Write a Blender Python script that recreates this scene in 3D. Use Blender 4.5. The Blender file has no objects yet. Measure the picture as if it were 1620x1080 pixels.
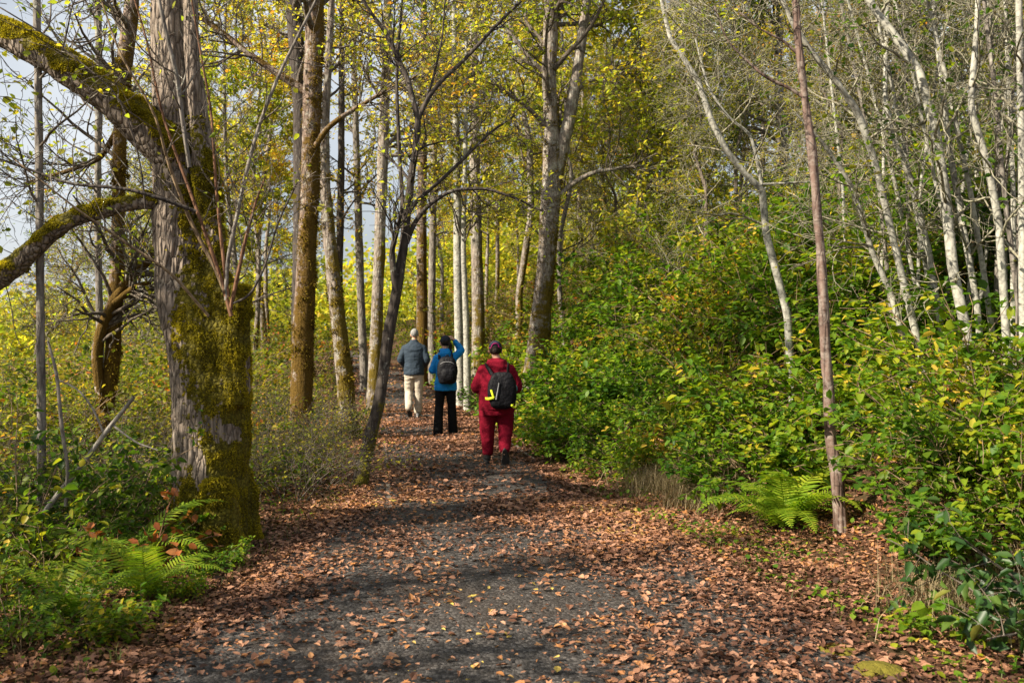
import bpy, bmesh, math, random
import numpy as np
from mathutils import Vector, Matrix

SC = bpy.context.scene
COL = SC.collection
rng = np.random.default_rng(11)
random.seed(5)

# ------------------------------------------------------------------ camera, sky, sun, exposure
CAM_Z = 1.8
FPX = 1440.0          # focal length in photo pixels (1620 wide)
HORIZ = 523.0         # photo row of the horizon
cam_d = bpy.data.cameras.new('camera')
cam_d.sensor_width = 36.0
cam_d.lens = 36.0 * FPX / 1620.0
cam_d.shift_y = (HORIZ - 540.0) / 1620.0
cam_d.clip_end = 1000.0
cam_d.dof.use_dof = True
cam_d.dof.focus_distance = 9.5
cam_d.dof.aperture_fstop = 3.2
cam = bpy.data.objects.new('camera', cam_d)
cam.location = (0, 0, CAM_Z)
cam.rotation_euler = (math.radians(90), 0, 0)
COL.objects.link(cam)
SC.camera = cam

SUN_EL, SUN_AZ = math.radians(37.0), math.radians(243.0)      # azimuth clockwise from +Y
SUND = Vector((math.sin(SUN_AZ) * math.cos(SUN_EL), math.cos(SUN_AZ) * math.cos(SUN_EL), math.sin(SUN_EL)))
W = bpy.data.worlds.new('World')
SC.world = W
W.use_nodes = True
wn = W.node_tree
for n in list(wn.nodes):
    wn.nodes.remove(n)
sky = wn.nodes.new('ShaderNodeTexSky')
sky.sky_type = 'NISHITA'
sky.sun_disc = False
sky.sun_elevation = SUN_EL
sky.sun_rotation = SUN_AZ
sky.air_density = 1.0
sky.dust_density = 3.0
sky.ozone_density = 1.0
bg = wn.nodes.new('ShaderNodeBackground')
bg.inputs['Strength'].default_value = 0.05
wo = wn.nodes.new('ShaderNodeOutputWorld')
# thin bright cloud over the blue
tcw = wn.nodes.new('ShaderNodeTexCoord')
cn = wn.nodes.new('ShaderNodeTexNoise')
cn.inputs['Scale'].default_value = 2.2
cn.inputs['Detail'].default_value = 6
cm = wn.nodes.new('ShaderNodeMapRange')
for k_, v_ in ((1, 0.32), (2, 0.62), (3, 0.25), (4, 0.95)):
    cm.inputs[k_].default_value = v_
cx = wn.nodes.new('ShaderNodeMix')
cx.data_type = 'RGBA'
cx.inputs[7].default_value = (7.8, 8.2, 8.6, 1)
wn.links.new(tcw.outputs['Generated'], cn.inputs['Vector'])
wn.links.new(cn.outputs[0], cm.inputs[0])
wn.links.new(cm.outputs[0], cx.inputs[0])
wn.links.new(sky.outputs[0], cx.inputs[6])
wn.links.new(cx.outputs[2], bg.inputs['Color'])
wn.links.new(bg.outputs[0], wo.inputs['Surface'])

sun_d = bpy.data.lights.new('sun', 'SUN')
sun_d.energy = 5.0
sun_d.angle = math.radians(0.5)
sun_d.color = (1.0, 0.89, 0.72)
sun = bpy.data.objects.new('sun', sun_d)
sun.rotation_euler = SUND.to_track_quat('Z', 'Y').to_euler()
COL.objects.link(sun)

SC.view_settings.view_transform = 'Standard'
SC.view_settings.look = 'None'
SC.view_settings.exposure = 1.24
SC.view_settings.gamma = 1.0
SC.render.engine = 'CYCLES'
SC.cycles.max_bounces = 6
SC.cycles.diffuse_bounces = 3
SC.cycles.transmission_bounces = 5
SC.cycles.use_denoising = True


# ------------------------------------------------------------------ numeric helpers
def norm(a):
    return a / np.maximum(np.linalg.norm(a, axis=-1, keepdims=True), 1e-9)


def _h(ix, iy, iz):
    n = (ix * 374761393 + iy * 668265263 + iz * 2147483647 % 1274126177) & 0xffffffff
    n = ((n ^ (n >> 13)) * 1274126177) & 0xffffffff
    n = ((n ^ (n >> 16)) * 2246822519) & 0xffffffff
    return ((n ^ (n >> 15)) & 0xffff) / 65535.0


def vnoise(p):
    """value noise 0..1 at points p (n,3)"""
    p = np.asarray(p, float)
    i = np.floor(p).astype(np.int64)
    f = p - i
    f = f * f * (3 - 2 * f)
    r = 0
    for dx in (0, 1):
        for dy in (0, 1):
            for dz in (0, 1):
                w = (f[..., 0] if dx else 1 - f[..., 0]) * (f[..., 1] if dy else 1 - f[..., 1]) * (f[..., 2] if dz else 1 - f[..., 2])
                r = r + w * _h(i[..., 0] + dx, i[..., 1] + dy, (i[..., 2] + dz) * 7919)
    return r


def fbm(p, o=3):
    p = np.asarray(p, float)
    r, a, s = 0, 0.5, 0
    for k in range(o):
        r = r + a * vnoise(p * 2 ** k + 17.3 * k)
        s += a
        a *= 0.5
    return r / s


def mesh(name, pieces, mats, smooth=True):
    """pieces: list of (V, F) or (V, F, material index); F an (n,k) index array"""
    me = bpy.data.meshes.new(name)
    vs, ls, st, mi, off, lo = [], [], [], [], 0, 0
    for pc in pieces:
        V, F = np.asarray(pc[0], np.float32), np.asarray(pc[1], np.int64)
        m = pc[2] if len(pc) > 2 else 0
        vs.append(V)
        ls.append((F + off).ravel())
        st.append(np.arange(len(F)) * F.shape[1] + lo)
        mi.append(np.full(len(F), m))
        off += len(V)
        lo += F.size
    V, Lp, S, MI = np.concatenate(vs), np.concatenate(ls), np.concatenate(st), np.concatenate(mi)
    me.vertices.add(len(V))
    me.vertices.foreach_set('co', V.ravel())
    me.loops.add(len(Lp))
    me.loops.foreach_set('vertex_index', Lp.astype(np.int32))
    me.polygons.add(len(S))
    me.polygons.foreach_set('loop_start', S.astype(np.int32))
    me.polygons.foreach_set('material_index', MI.astype(np.int32))
    me.polygons.foreach_set('use_smooth', np.full(len(S), smooth))
    for m in (mats if isinstance(mats, (list, tuple)) else [mats]):
        me.materials.append(m)
    me.update(calc_edges=True)
    return me


def link(name, me, parent=None, loc=None):
    o = bpy.data.objects.new(name, me)
    COL.objects.link(o)
    if parent is not None:
        o.parent = parent
    if loc is not None:
        o.location = loc
    return o


def tag(o, label=None, cat=None, group=None, kind=None):
    if label:
        o['label'] = label
    if cat:
        o['category'] = cat
    if group:
        o['group'] = group
    if kind:
        o['kind'] = kind
    return o


def thing(name, loc, label, cat, group=None, rz=0.0):
    o = bpy.data.objects.new(name, None)
    o.empty_display_size = 0.2
    COL.objects.link(o)
    o.location = loc
    o.rotation_euler = (0, 0, rz)
    return tag(o, label, cat, group)


def dup(root, loc, rz, s, label=None, group=None):
    r = root.copy()
    COL.objects.link(r)
    r.location = loc
    r.rotation_euler = (0, 0, rz)
    r.scale = (s, s, s) if not isinstance(s, tuple) else s
    if label:
        r['label'] = label
    if group:
        r['group'] = group
    for ch in list(root.children):
        c = ch.copy()
        COL.objects.link(c)
        c.parent = r
        for g in list(ch.children):
            d = g.copy()
            COL.objects.link(d)
            d.parent = c
    return r


def P(px, py, Y):
    """the point at distance Y seen at photo pixel (px, py)"""
    return np.array([(px - 810.0) / FPX * Y, Y, CAM_Z - (py - HORIZ) / FPX * Y])


def resample(pts, n, extra=None, smooth=2):
    pts = np.asarray(pts, float)
    d = np.concatenate([[0], np.cumsum(np.linalg.norm(np.diff(pts, axis=0), axis=1))])
    t = np.linspace(0, d[-1], n)
    out = np.stack([np.interp(t, d, pts[:, k]) for k in range(3)], 1)
    for _ in range(smooth):
        out[1:-1] = 0.25 * out[:-2] + 0.5 * out[1:-1] + 0.25 * out[2:]
    if extra is None:
        return out
    return out, np.interp(t, d, np.asarray(extra, float))


def tubes(C, R, k):
    C, R = np.asarray(C, float), np.asarray(R, float)
    B, m, _ = C.shape
    T = np.empty_like(C)
    T[:, 1:-1] = C[:, 2:] - C[:, :-2]
    T[:, 0] = C[:, 1] - C[:, 0]
    T[:, -1] = C[:, -1] - C[:, -2]
    T = norm(T)
    mean = norm(C[:, -1] - C[:, 0] + 1e-6)
    ref = np.where(np.abs(mean[:, 2:3]) < 0.75, np.array([[0, 0, 1.0]]), np.array([[0.05, 1.0, 0]]))[:, None, :]
    U = norm(np.cross(T, ref))
    Wv = np.cross(T, U)
    a = 2 * np.pi * np.arange(k) / k
    V = C[:, :, None, :] + R[:, :, None, None] * (np.cos(a)[None, None, :, None] * U[:, :, None, :] + np.sin(a)[None, None, :, None] * Wv[:, :, None, :])
    b, i, j = np.meshgrid(np.arange(B), np.arange(m - 1), np.arange(k), indexing='ij')
    base = b * m * k
    j2 = (j + 1) % k
    F = np.stack([base + i * k + j, base + i * k + j2, base + (i + 1) * k + j2, base + (i + 1) * k + j], -1).reshape(-1, 4)
    return V.reshape(-1, 3), F


def grow(par, prad, n, t0, t1, ang, length, m, up=0.0, wob=0.15, rr=0.6, rend=0.25, rmin=0.003, short=0.5, bias=None):
    """n children on every parent polyline"""
    Pn, N, _ = par.shape
    idx = np.repeat(np.arange(Pn), n)
    B = len(idx)
    t = rng.uniform(t0, t1, B)
    f = t * (N - 1)
    i = np.clip(f.astype(int), 0, N - 2)
    w = (f - i)[:, None]
    pos = par[idx, i] * (1 - w) + par[idx, i + 1] * w
    tan = norm(par[idx, i + 1] - par[idx, i])
    r0 = (prad[idx, i] * (1 - w[:, 0]) + prad[idx, i + 1] * w[:, 0]) * rr
    rnd = norm(rng.normal(size=(B, 3)))
    if bias is not None:
        rnd = norm(rnd + np.asarray(bias, float))
    perp = norm(rnd - (rnd * tan).sum(1)[:, None] * tan)
    a = np.radians(ang) * rng.uniform(0.7, 1.3, B)
    d = norm(tan * np.cos(a)[:, None] + perp * np.sin(a)[:, None])
    L = length * (1 - short * t) * rng.uniform(0.6, 1.25, B)
    pts = [pos]
    for _ in range(1, m):
        d = norm(d + rng.normal(size=(B, 3)) * wob + np.array([0, 0, up]))
        pts.append(pts[-1] + d * (L / (m - 1))[:, None])
    return np.stack(pts, 1), np.maximum(rmin, r0[:, None] * np.linspace(1, rend, m)[None, :])


def on_twigs(C, n, t0=0.2, jit=0.03):
    B, m, _ = C.shape
    idx = np.repeat(np.arange(B), n)
    f = rng.uniform(t0, 1, len(idx)) * (m - 1)
    i = np.clip(f.astype(int), 0, m - 2)
    w = (f - i)[:, None]
    return C[idx, i] * (1 - w) + C[idx, i + 1] * w + rng.normal(size=(len(idx), 3)) * jit


def leaves(pos, size, droop=0.3, flat=0.7, ratio=0.6, fold=0.12, curl=0.1, var=0.35, dz=0.45):
    N = len(pos)
    d = rng.normal(size=(N, 3))
    d[:, 2] = d[:, 2] * dz - droop
    d = norm(d)
    n0 = norm(rng.normal(size=(N, 3)) * (1 - flat) + np.array([0, 0, flat]))
    s = norm(np.cross(d, n0))
    n = np.cross(s, d)
    L = (size * rng.uniform(1 - var, 1 + var, N))[:, None]
    if np.ndim(ratio):
        ratio = np.asarray(ratio)[:, None]
    wd = L * ratio * 0.5 * rng.uniform(0.8, 1.2, N)[:, None]
    cu = curl * rng.uniform(-0.4, 1.6, N)[:, None] * L
    fo = fold * rng.uniform(0.2, 1.8, N)[:, None] * L
    v = np.stack([pos,
                  pos + d * L * 0.30 + s * wd + n * fo,
                  pos + d * L * 0.68 + s * wd * 0.8 + n * (fo - cu * 0.4),
                  pos + d * L - n * cu,
                  pos + d * L * 0.68 - s * wd * 0.8 + n * (fo - cu * 0.4),
                  pos + d * L * 0.30 - s * wd + n * fo], 1)
    o = (np.arange(N) * 6)[:, None]
    F = np.concatenate([o + np.array([0, 1, 2, 3]), o + np.array([0, 3, 4, 5])])
    return v.reshape(-1, 3), F


_ML = np.array([(0, 0), (.14, .05), (.42, -.02), (.30, .22), (.56, .50), (.26, .52), (.16, .72), (0, 1.0), (-.16, .72), (-.26, .52), (-.56, .50), (-.30, .22), (-.42, -.02), (-.14, .05)])


def maple_leaves(pos, size, droop=0.0, flat=0.86, dz=0.2, var=0.5, curl=0.35):
    N = len(pos)
    d = rng.normal(size=(N, 3))
    d[:, 2] = d[:, 2] * dz - droop
    d = norm(d)
    n0 = norm(rng.normal(size=(N, 3)) * (1 - flat) + np.array([0, 0, flat]))
    s = norm(np.cross(d, n0))
    n = np.cross(s, d)
    L = (size * rng.uniform(1 - var, 1 + var, N))[:, None, None]
    c = _ML - np.array([0, .42])
    k1, k2 = rng.uniform(-.5, 1, (N, 1)) * curl, rng.uniform(-.3, 1, (N, 1)) * curl
    h = k1 * (c[None, :, 0] ** 2) * 2 + k2 * (c[None, :, 1] ** 2) + rng.normal(size=(N, 14)) * 0.035
    jit = 1 + rng.normal(size=(N, 14)) * 0.08
    v = pos[:, None] + L * ((c[None, :, 0] * jit)[..., None] * s[:, None] + (c[None, :, 1] * jit)[..., None] * d[:, None] + h[..., None] * n[:, None])
    v = np.concatenate([v, pos[:, None]], 1)
    o = (np.arange(N) * 15)[:, None, None]
    j = np.arange(14)
    tri = np.stack([np.full(14, 14), j, (j + 1) % 14], -1)
    return v.reshape(-1, 3), (o + tri[None]).reshape(-1, 3)


# ------------------------------------------------------------------ material helpers
def nd(nt, typ, ins=None, **props):
    n = nt.nodes.new(typ)
    for k, v in props.items():
        setattr(n, k, v)
    for k, v in (ins or {}).items():
        s = n.inputs[k]
        if isinstance(v, bpy.types.NodeSocket):
            nt.links.new(v, s)
        else:
            s.default_value = v
    return n


def ramp(nt, fac, stops, interp='LINEAR'):
    r = nt.nodes.new('ShaderNodeValToRGB')
    cr = r.color_ramp
    cr.interpolation = interp
    while len(cr.elements) > 2:
        cr.elements.remove(cr.elements[-1])
    for i, (p, c) in enumerate(stops):
        e = cr.elements[i] if i < 2 else cr.elements.new(p)
        e.position = p
    for e, (p, c) in zip(sorted(cr.elements, key=lambda q: q.position), sorted(stops, key=lambda q: q[0])):
        e.color = (*c, 1)
    nt.links.new(fac, r.inputs[0])
    return r.outputs[0]


def newmat(name):
    m = bpy.data.materials.new(name)
    m.use_nodes = True
    nt = m.node_tree
    for n in list(nt.nodes):
        nt.nodes.remove(n)
    out = nt.nodes.new('ShaderNodeOutputMaterial')
    return m, nt, out


def mth(nt, op, a, b=0.0, clamp=False):
    n = nt.nodes.new('ShaderNodeMath')
    n.operation = op
    n.use_clamp = clamp
    for k, v in enumerate((a, b)):
        if isinstance(v, bpy.types.NodeSocket):
            nt.links.new(v, n.inputs[k])
        else:
            n.inputs[k].default_value = v
    return n.outputs[0]


def noise(nt, vec, scale, detail=4, rough=0.6):
    return nd(nt, 'ShaderNodeTexNoise', {'Vector': vec, 'Scale': scale, 'Detail': detail, 'Roughness': rough}).outputs[0]


def mixc(nt, fac, a, b, blend='MIX'):
    n = nd(nt, 'ShaderNodeMix', data_type='RGBA', blend_type=blend)
    for k, v in ((0, fac), (6, a), (7, b)):
        if isinstance(v, bpy.types.NodeSocket):
            nt.links.new(v, n.inputs[k])
        else:
            n.inputs[k].default_value = v if k == 0 else (*v, 1)
    return n.outputs[2]


def leaf_mat(name, stops, trans=0.45, gain=1.5, rough=0.45, spec=0.35, nsc=0.8):
    m, nt, out = newmat(name)
    geo = nd(nt, 'ShaderNodeNewGeometry')
    tc = nd(nt, 'ShaderNodeTexCoord')
    oi = nd(nt, 'ShaderNodeObjectInfo')
    vec = nd(nt, 'ShaderNodeVectorMath', {0: geo.outputs['Position'], 1: (3.1, 1.7, 0.3)}, operation='ADD').outputs[0]
    nz = noise(nt, vec, nsc, 3)
    nz = mth(nt, 'MULTIPLY', mth(nt, 'SUBTRACT', nz, 0.5), 1.5)
    f = mth(nt, 'MULTIPLY', geo.outputs['Random Per Island'], 0.75)
    f = mth(nt, 'ADD', f, nz)
    f = mth(nt, 'ADD', f, mth(nt, 'MULTIPLY', oi.outputs['Random'], 0.25), clamp=True)
    c = ramp(nt, f, stops)
    br = mth(nt, 'ADD', mth(nt, 'MULTIPLY', noise(nt, geo.outputs['Position'], 43.0, 2), 0.7), 0.65)
    c = mixc(nt, 1.0, c, br, 'MULTIPLY')
    pr = nd(nt, 'ShaderNodeBsdfPrincipled', {'Base Color': c, 'Roughness': rough, 'Specular IOR Level': spec})
    g = mixc(nt, 1.0, c, (gain, gain * 1.05, gain * 0.55), 'MULTIPLY')
    tr = nd(nt, 'ShaderNodeBsdfTranslucent', {'Color': g})
    mx = nd(nt, 'ShaderNodeMixShader', {0: trans, 1: pr.outputs[0], 2: tr.outputs[0]})
    nt.links.new(mx.outputs[0], out.inputs[0])
    return m


def bark_mat(name, dark, light, lichen=0.0, lichen_col=(0.42, 0.42, 0.36), moss=0.0, moss_h=3.0, moss_dir=(0.6, -0.4, 0.0),
             moss_col=(0.11, 0.095, 0.012), sc=1.0, stretch=0.22, bands=0.0, bump=0.5, bumpd=0.03):
    m, nt, out = newmat(name)
    tc = nd(nt, 'ShaderNodeTexCoord')
    geo = nd(nt, 'ShaderNodeNewGeometry')
    ob = tc.outputs['Object']
    mp = nd(nt, 'ShaderNodeMapping', {'Vector': ob, 'Scale': (sc, sc, sc * stretch)}).outputs[0]
    n1 = noise(nt, mp, 22, 6, 0.65)
    n2 = noise(nt, ob, 4.5, 4)
    vo = nd(nt, 'ShaderNodeTexVoronoi', {'Vector': mp, 'Scale': 16.0}, feature='DISTANCE_TO_EDGE').outputs[0]
    cr = mth(nt, 'MULTIPLY', mth(nt, 'POWER', vo, 0.5), 1.4, clamp=True)
    f = mth(nt, 'ADD', mth(nt, 'MULTIPLY', n1, 0.75), mth(nt, 'MULTIPLY', cr, 0.35))
    f = mth(nt, 'ADD', f, mth(nt, 'MULTIPLY', mth(nt, 'SUBTRACT', n2, 0.5), 0.7))
    c = ramp(nt, f, [(0.25, dark), (0.75, light)])
    if lichen > 0:
        l1 = mth(nt, 'ADD', mth(nt, 'MULTIPLY', noise(nt, ob, 19.0 * sc, 5, 0.7), 0.6), mth(nt, 'MULTIPLY', noise(nt, ob, 4.0 * sc, 3), 0.4))
        lm = nd(nt, 'ShaderNodeMapRange', {0: l1, 1: 0.60 - 0.2 * lichen, 2: 0.70 - 0.16 * lichen}).outputs[0]
        c = mixc(nt, mth(nt, 'MULTIPLY', lm, 0.7), c, lichen_col)
    if bands > 0:
        mb = nd(nt, 'ShaderNodeMapping', {'Vector': ob, 'Scale': (5, 5, 26)}).outputs[0]
        bz = noise(nt, mb, 1.6, 3, 0.7)
        bm = nd(nt, 'ShaderNodeMapRange', {0: bz, 1: 0.60, 2: 0.68}).outputs[0]
        c = mixc(nt, mth(nt, 'MULTIPLY', bm, bands), c, dark)
    h = mth(nt, 'ADD', mth(nt, 'MULTIPLY', n1, 0.5), cr)
    if moss > 0:
        sp = nd(nt, 'ShaderNodeSeparateXYZ', {0: ob}).outputs[2]
        hg = nd(nt, 'ShaderNodeMapRange', {0: sp, 1: 0.0, 2: moss_h, 3: 0.5, 4: -0.25}).outputs[0]
        dt = nd(nt, 'ShaderNodeVectorMath', {0: geo.outputs['Normal'], 1: moss_dir}, operation='DOT_PRODUCT').outputs['Value']
        mz = mth(nt, 'ADD', mth(nt, 'MULTIPLY', noise(nt, ob, 2.6, 5, 0.75), 0.6), mth(nt, 'MULTIPLY', noise(nt, ob, 11.0, 4, 0.7), 0.4))
        q = mth(nt, 'ADD', mth(nt, 'MULTIPLY', dt, 0.28), hg)
        q = mth(nt, 'ADD', q, mth(nt, 'MULTIPLY', mth(nt, 'SUBTRACT', mz, 0.5), 2.8))
        q = nd(nt, 'ShaderNodeMapRange', {0: q, 1: 0.42 - 0.35 * moss, 2: 0.6 - 0.35 * moss}).outputs[0]
        mn = noise(nt, ob, 34.0, 4, 0.7)
        mc = mixc(nt, mn, tuple(0.35 * v for v in moss_col), tuple(1.7 * v for v in moss_col))
        c = mixc(nt, q, c, mc)
        h = mth(nt, 'ADD', h, mth(nt, 'MULTIPLY', q, mth(nt, 'MULTIPLY', mn, 2.0)))
    bp = nd(nt, 'ShaderNodeBump', {'Strength': bump, 'Distance': bumpd, 'Height': h})
    pr = nd(nt, 'ShaderNodeBsdfPrincipled', {'Base Color': c, 'Roughness': 0.85, 'Specular IOR Level': 0.2, 'Normal': bp.outputs[0]})
    nt.links.new(pr.outputs[0], out.inputs[0])
    return m


def cloth_mat(name, col, rough=0.85, wr=0.5, sheen=0.0, wsc=9.0, var=0.25):
    m, nt, out = newmat(name)
    tc = nd(nt, 'ShaderNodeTexCoord')
    ob = tc.outputs['Object']
    n1 = noise(nt, ob, wsc, 3, 0.55)
    n2 = noise(nt, ob, 260, 2, 0.5)
    c = mixc(nt, n1, tuple(v * (1 - var) for v in col), tuple(v * (1 + var) for v in col))
    hh = mth(nt, 'ADD', n1, mth(nt, 'MULTIPLY', n2, 0.05))
    bp = nd(nt, 'ShaderNodeBump', {'Strength': wr, 'Distance': 0.03, 'Height': hh})
    pr = nd(nt, 'ShaderNodeBsdfPrincipled', {'Base Color': c, 'Roughness': rough, 'Specular IOR Level': 0.15, 'Normal': bp.outputs[0]})
    if sheen:
        pr.inputs['Sheen Weight'].default_value = sheen
    nt.links.new(pr.outputs[0], out.inputs[0])
    return m
# ------------------------------------------------------------------ terrain
_XC = ([0, 5, 8, 12, 15.7, 18.5, 24, 33, 45, 70], [0.0, 0.0, -0.22, -0.75, -1.35, -2.0, -3.0, -4.4, -7.5, -14])
_HW = ([0, 5, 8, 10, 13, 20, 40], [2.6, 2.0, 1.55, 1.2, 1.1, 1.05, 1.2])


def xc(y):
    return np.interp(y, *_XC)


def hw(y):
    return np.interp(y, *_HW)


def ground(x, y):
    x, y = np.asarray(x, float), np.asarray(y, float)
    dx = x - xc(y)
    r0 = np.interp(y, [0, 5, 7.5, 10, 12, 15, 40], [3.1, 2.9, 2.6, 1.9, 1.5, 1.35, 1.6])
    s = np.maximum(0, dx - r0)
    z = 0.66 * s * s / (s + 0.5)
    z = 7.5 * (1 - np.exp(-z / 7.5))
    l = np.maximum(0, -dx - 3.2)
    z = z - 2.2 * (1 - np.exp(-0.13 * l * l / (l + 1.5) / 2.2))
    off = np.clip((np.abs(dx) - hw(y)) / 1.0, 0, 1)
    p = np.stack([x, y, 0 * x], -1)
    z = z + off * (fbm(p * 0.8, 3) - 0.5) * 0.28
    z = z + 0.012 * np.maximum(0, y - 26)
    z = z + (fbm(p * 2.3 + 9, 2) - 0.5) * 0.03
    return z


def gz(x, y):
    return float(ground(np.array([x]), np.array([y]))[0])


def hit(px, py):
    """where the ray through photo pixel (px, py) meets the ground"""
    ys = np.linspace(3, 60, 2400)
    xs = (px - 810) / FPX * ys
    zs = CAM_Z - (py - HORIZ) / FPX * ys
    k = np.argmax(zs < ground(xs, ys))
    return float(xs[k]), float(ys[k]), float(zs[k])


def grid(xs, ys, zf):
    X, Y = np.meshgrid(xs, ys)
    V = np.stack([X.ravel(), Y.ravel(), zf(X.ravel(), Y.ravel())], 1)
    nx, ny = len(xs), len(ys)
    i, j = np.meshgrid(np.arange(nx - 1), np.arange(ny - 1))
    a = (j * nx + i).ravel()
    return V, np.stack([a, a + 1, a + nx + 1, a + nx], 1)


def soil_mat():
    m, nt, out = newmat('leafy_soil')
    ob = nd(nt, 'ShaderNodeNewGeometry').outputs['Position']
    n1 = noise(nt, ob, 1.2, 5)
    n2 = noise(nt, ob, 26, 6, 0.7)
    n3 = nd(nt, 'ShaderNodeTexVoronoi', {'Vector': ob, 'Scale': 24.0})
    f = mth(nt, 'ADD', mth(nt, 'MULTIPLY', n2, 0.6), mth(nt, 'MULTIPLY', n3.outputs['Distance'], 0.5))
    c = ramp(nt, f, [(0.25, (0.018, 0.011, 0.007)), (0.55, (0.06, 0.032, 0.018)), (0.85, (0.14, 0.07, 0.036))])
    g = nd(nt, 'ShaderNodeMapRange', {0: n1, 1: 0.5, 2: 0.68}).outputs[0]
    c = mixc(nt, mth(nt, 'MULTIPLY', g, 0.6), c, (0.035, 0.04, 0.012))
    bp = nd(nt, 'ShaderNodeBump', {'Strength': 0.8, 'Distance': 0.03, 'Height': f})
    pr = nd(nt, 'ShaderNodeBsdfPrincipled', {'Base Color': c, 'Roughness': 0.95, 'Specular IOR Level': 0.15, 'Normal': bp.outputs[0]})
    nt.links.new(pr.outputs[0], out.inputs[0])
    return m


def gravel_mat():
    m, nt, out = newmat('dark_gravel')
    ob = nd(nt, 'ShaderNodeNewGeometry').outputs['Position']
    v = nd(nt, 'ShaderNodeTexVoronoi', {'Vector': ob, 'Scale': 55.0})
    v2 = nd(nt, 'ShaderNodeTexVoronoi', {'Vector': ob, 'Scale': 190.0})
    n1 = noise(nt, ob, 1.1, 5)
    n2 = noise(nt, ob, 9.0, 5, 0.7)
    sepc = nd(nt, 'ShaderNodeSeparateXYZ', {0: v.outputs['Color']}).outputs[0]
    f = mth(nt, 'ADD', mth(nt, 'MULTIPLY', sepc, 0.55), mth(nt, 'MULTIPLY', n2, 0.5))
    c = ramp(nt, f, [(0.2, (0.016, 0.014, 0.013)), (0.6, (0.050, 0.045, 0.042)), (0.95, (0.17, 0.155, 0.145))])
    g = nd(nt, 'ShaderNodeMapRange', {0: n1, 1: 0.45, 2: 0.7}).outputs[0]
    c = mixc(nt, mth(nt, 'MULTIPLY', g, 0.55), c, (0.05, 0.033, 0.022))
    h = mth(nt, 'ADD', v.outputs['Distance'], mth(nt, 'MULTIPLY', v2.outputs['Distance'], 0.5))
    bp = nd(nt, 'ShaderNodeBump', {'Strength': 0.9, 'Distance': 0.012, 'Height': h}, invert=True)
    pr = nd(nt, 'ShaderNodeBsdfPrincipled', {'Base Color': c, 'Roughness': 0.8, 'Specular IOR Level': 0.3, 'Normal': bp.outputs[0]})
    nt.links.new(pr.outputs[0], out.inputs[0])
    return m


SOIL = soil_mat()
xs = np.unique(np.concatenate([np.linspace(-220, -14, 40), np.linspace(-14, 16, 151), np.linspace(16, 220, 40)]))
ys = np.unique(np.concatenate([np.linspace(-40, 0, 20), np.linspace(0, 34, 171), np.linspace(34, 320, 60)]))
o = link('ground', mesh('ground', [grid(xs, ys, ground)], SOIL))
tag(o, 'brown forest floor under the trees rising to a bank on one side', 'ground', kind='structure')

# the gravel path: a strip that follows the ground 4 mm above it, with wandering edges
ys = np.linspace(-3, 62, 400)
t = np.linspace(-1, 1, 21)
Y, T = np.meshgrid(ys, t, indexing='ij')
ed = hw(Y) * (1.0 + 0.16 * (vnoise(np.stack([np.sign(T) * 3, Y * 0.9, 0 * Y], -1)) - 0.5) * (Y < 9) )
X = xc(Y) + T * ed
Z = ground(X.ravel(), Y.ravel()).reshape(X.shape) + 0.006 + 0.02 * (1 - T ** 2)
V = np.stack([X, Y, Z], -1).reshape(-1, 3)
i, j = np.meshgrid(np.arange(len(ys) - 1), np.arange(20), indexing='ij')
a = (i * 21 + j).ravel()
o = link('path', mesh('path', [(V, np.stack([a, a + 1, a + 22, a + 21], 1))], gravel_mat()))
tag(o, 'dark gravel walking path curving away into the wood', 'path', kind='structure')


def path_z(x, y):
    return ground(x, y) + np.where(np.abs(x - xc(y)) < hw(y), 0.006 + 0.02 * (1 - np.clip(np.abs(x - xc(y)) / hw(y), 0, 1) ** 2), 0)


# fallen leaves
DEAD = leaf_mat('dead_leaf', [(0.0, (0.035, 0.016, 0.010)), (0.25, (0.10, 0.044, 0.026)), (0.48, (0.23, 0.108, 0.062)), (0.7, (0.37, 0.195, 0.12)),
                              (0.86, (0.38, 0.16, 0.05)), (0.95, (0.46, 0.25, 0.12)), (1.0, (0.5, 0.36, 0.08))], trans=0.12, gain=1.1, rough=0.6, spec=0.3, nsc=0.5)


def litter(n, y0, y1, wid, size):
    y = rng.uniform(y0, y1, n)
    e = rng.uniform(-1, 1, n)
    x = xc(y) + e * (hw(y) + wid)
    ax = np.abs(x - xc(y)) / hw(y)
    dens = np.where(ax < 1, 0.28 + 0.70 * np.clip(ax, 0, 1) ** 2.0, np.clip(1.15 - (ax - 1.0) / 2.6, 0.15, 1))
    dens = dens + np.clip((y - 9) / 8, 0, 0.4) * (ax < 1.2)
    pn = np.stack([x * 1.1, y * 0.8, 0 * x], -1)
    dens = dens * np.clip((fbm(pn, 3) - 0.33) * 4.0, np.where(ax > .85, 0.6, 0.2), 1.6)
    k = rng.uniform(0, 1, n) < dens
    x, y = x[k], y[k]
    pos = np.stack([x, y, path_z(x, y) + 0.010 + rng.uniform(0, 0.012, len(x))], 1)
    u = rng.uniform(0, 1, len(x))
    a, b, c = u < 0.62, (u >= 0.62) & (u < 0.88), u >= 0.88
    out = [leaves(pos[a], size, droop=0.0, flat=0.84, ratio=rng.uniform(0.35, 0.95, a.sum()), fold=0.12, curl=0.22, var=0.6, dz=0.22)]
    out.append(leaves(pos[b] - [0, 0, .004], size * 0.42, droop=0.0, flat=0.9, ratio=rng.uniform(0.4, 1.1, b.sum()), fold=0.1, curl=0.2, var=0.6, dz=0.2))
    out.append(maple_leaves(pos[c] + [0, 0, .006], size * 1.2))
    return out


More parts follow.
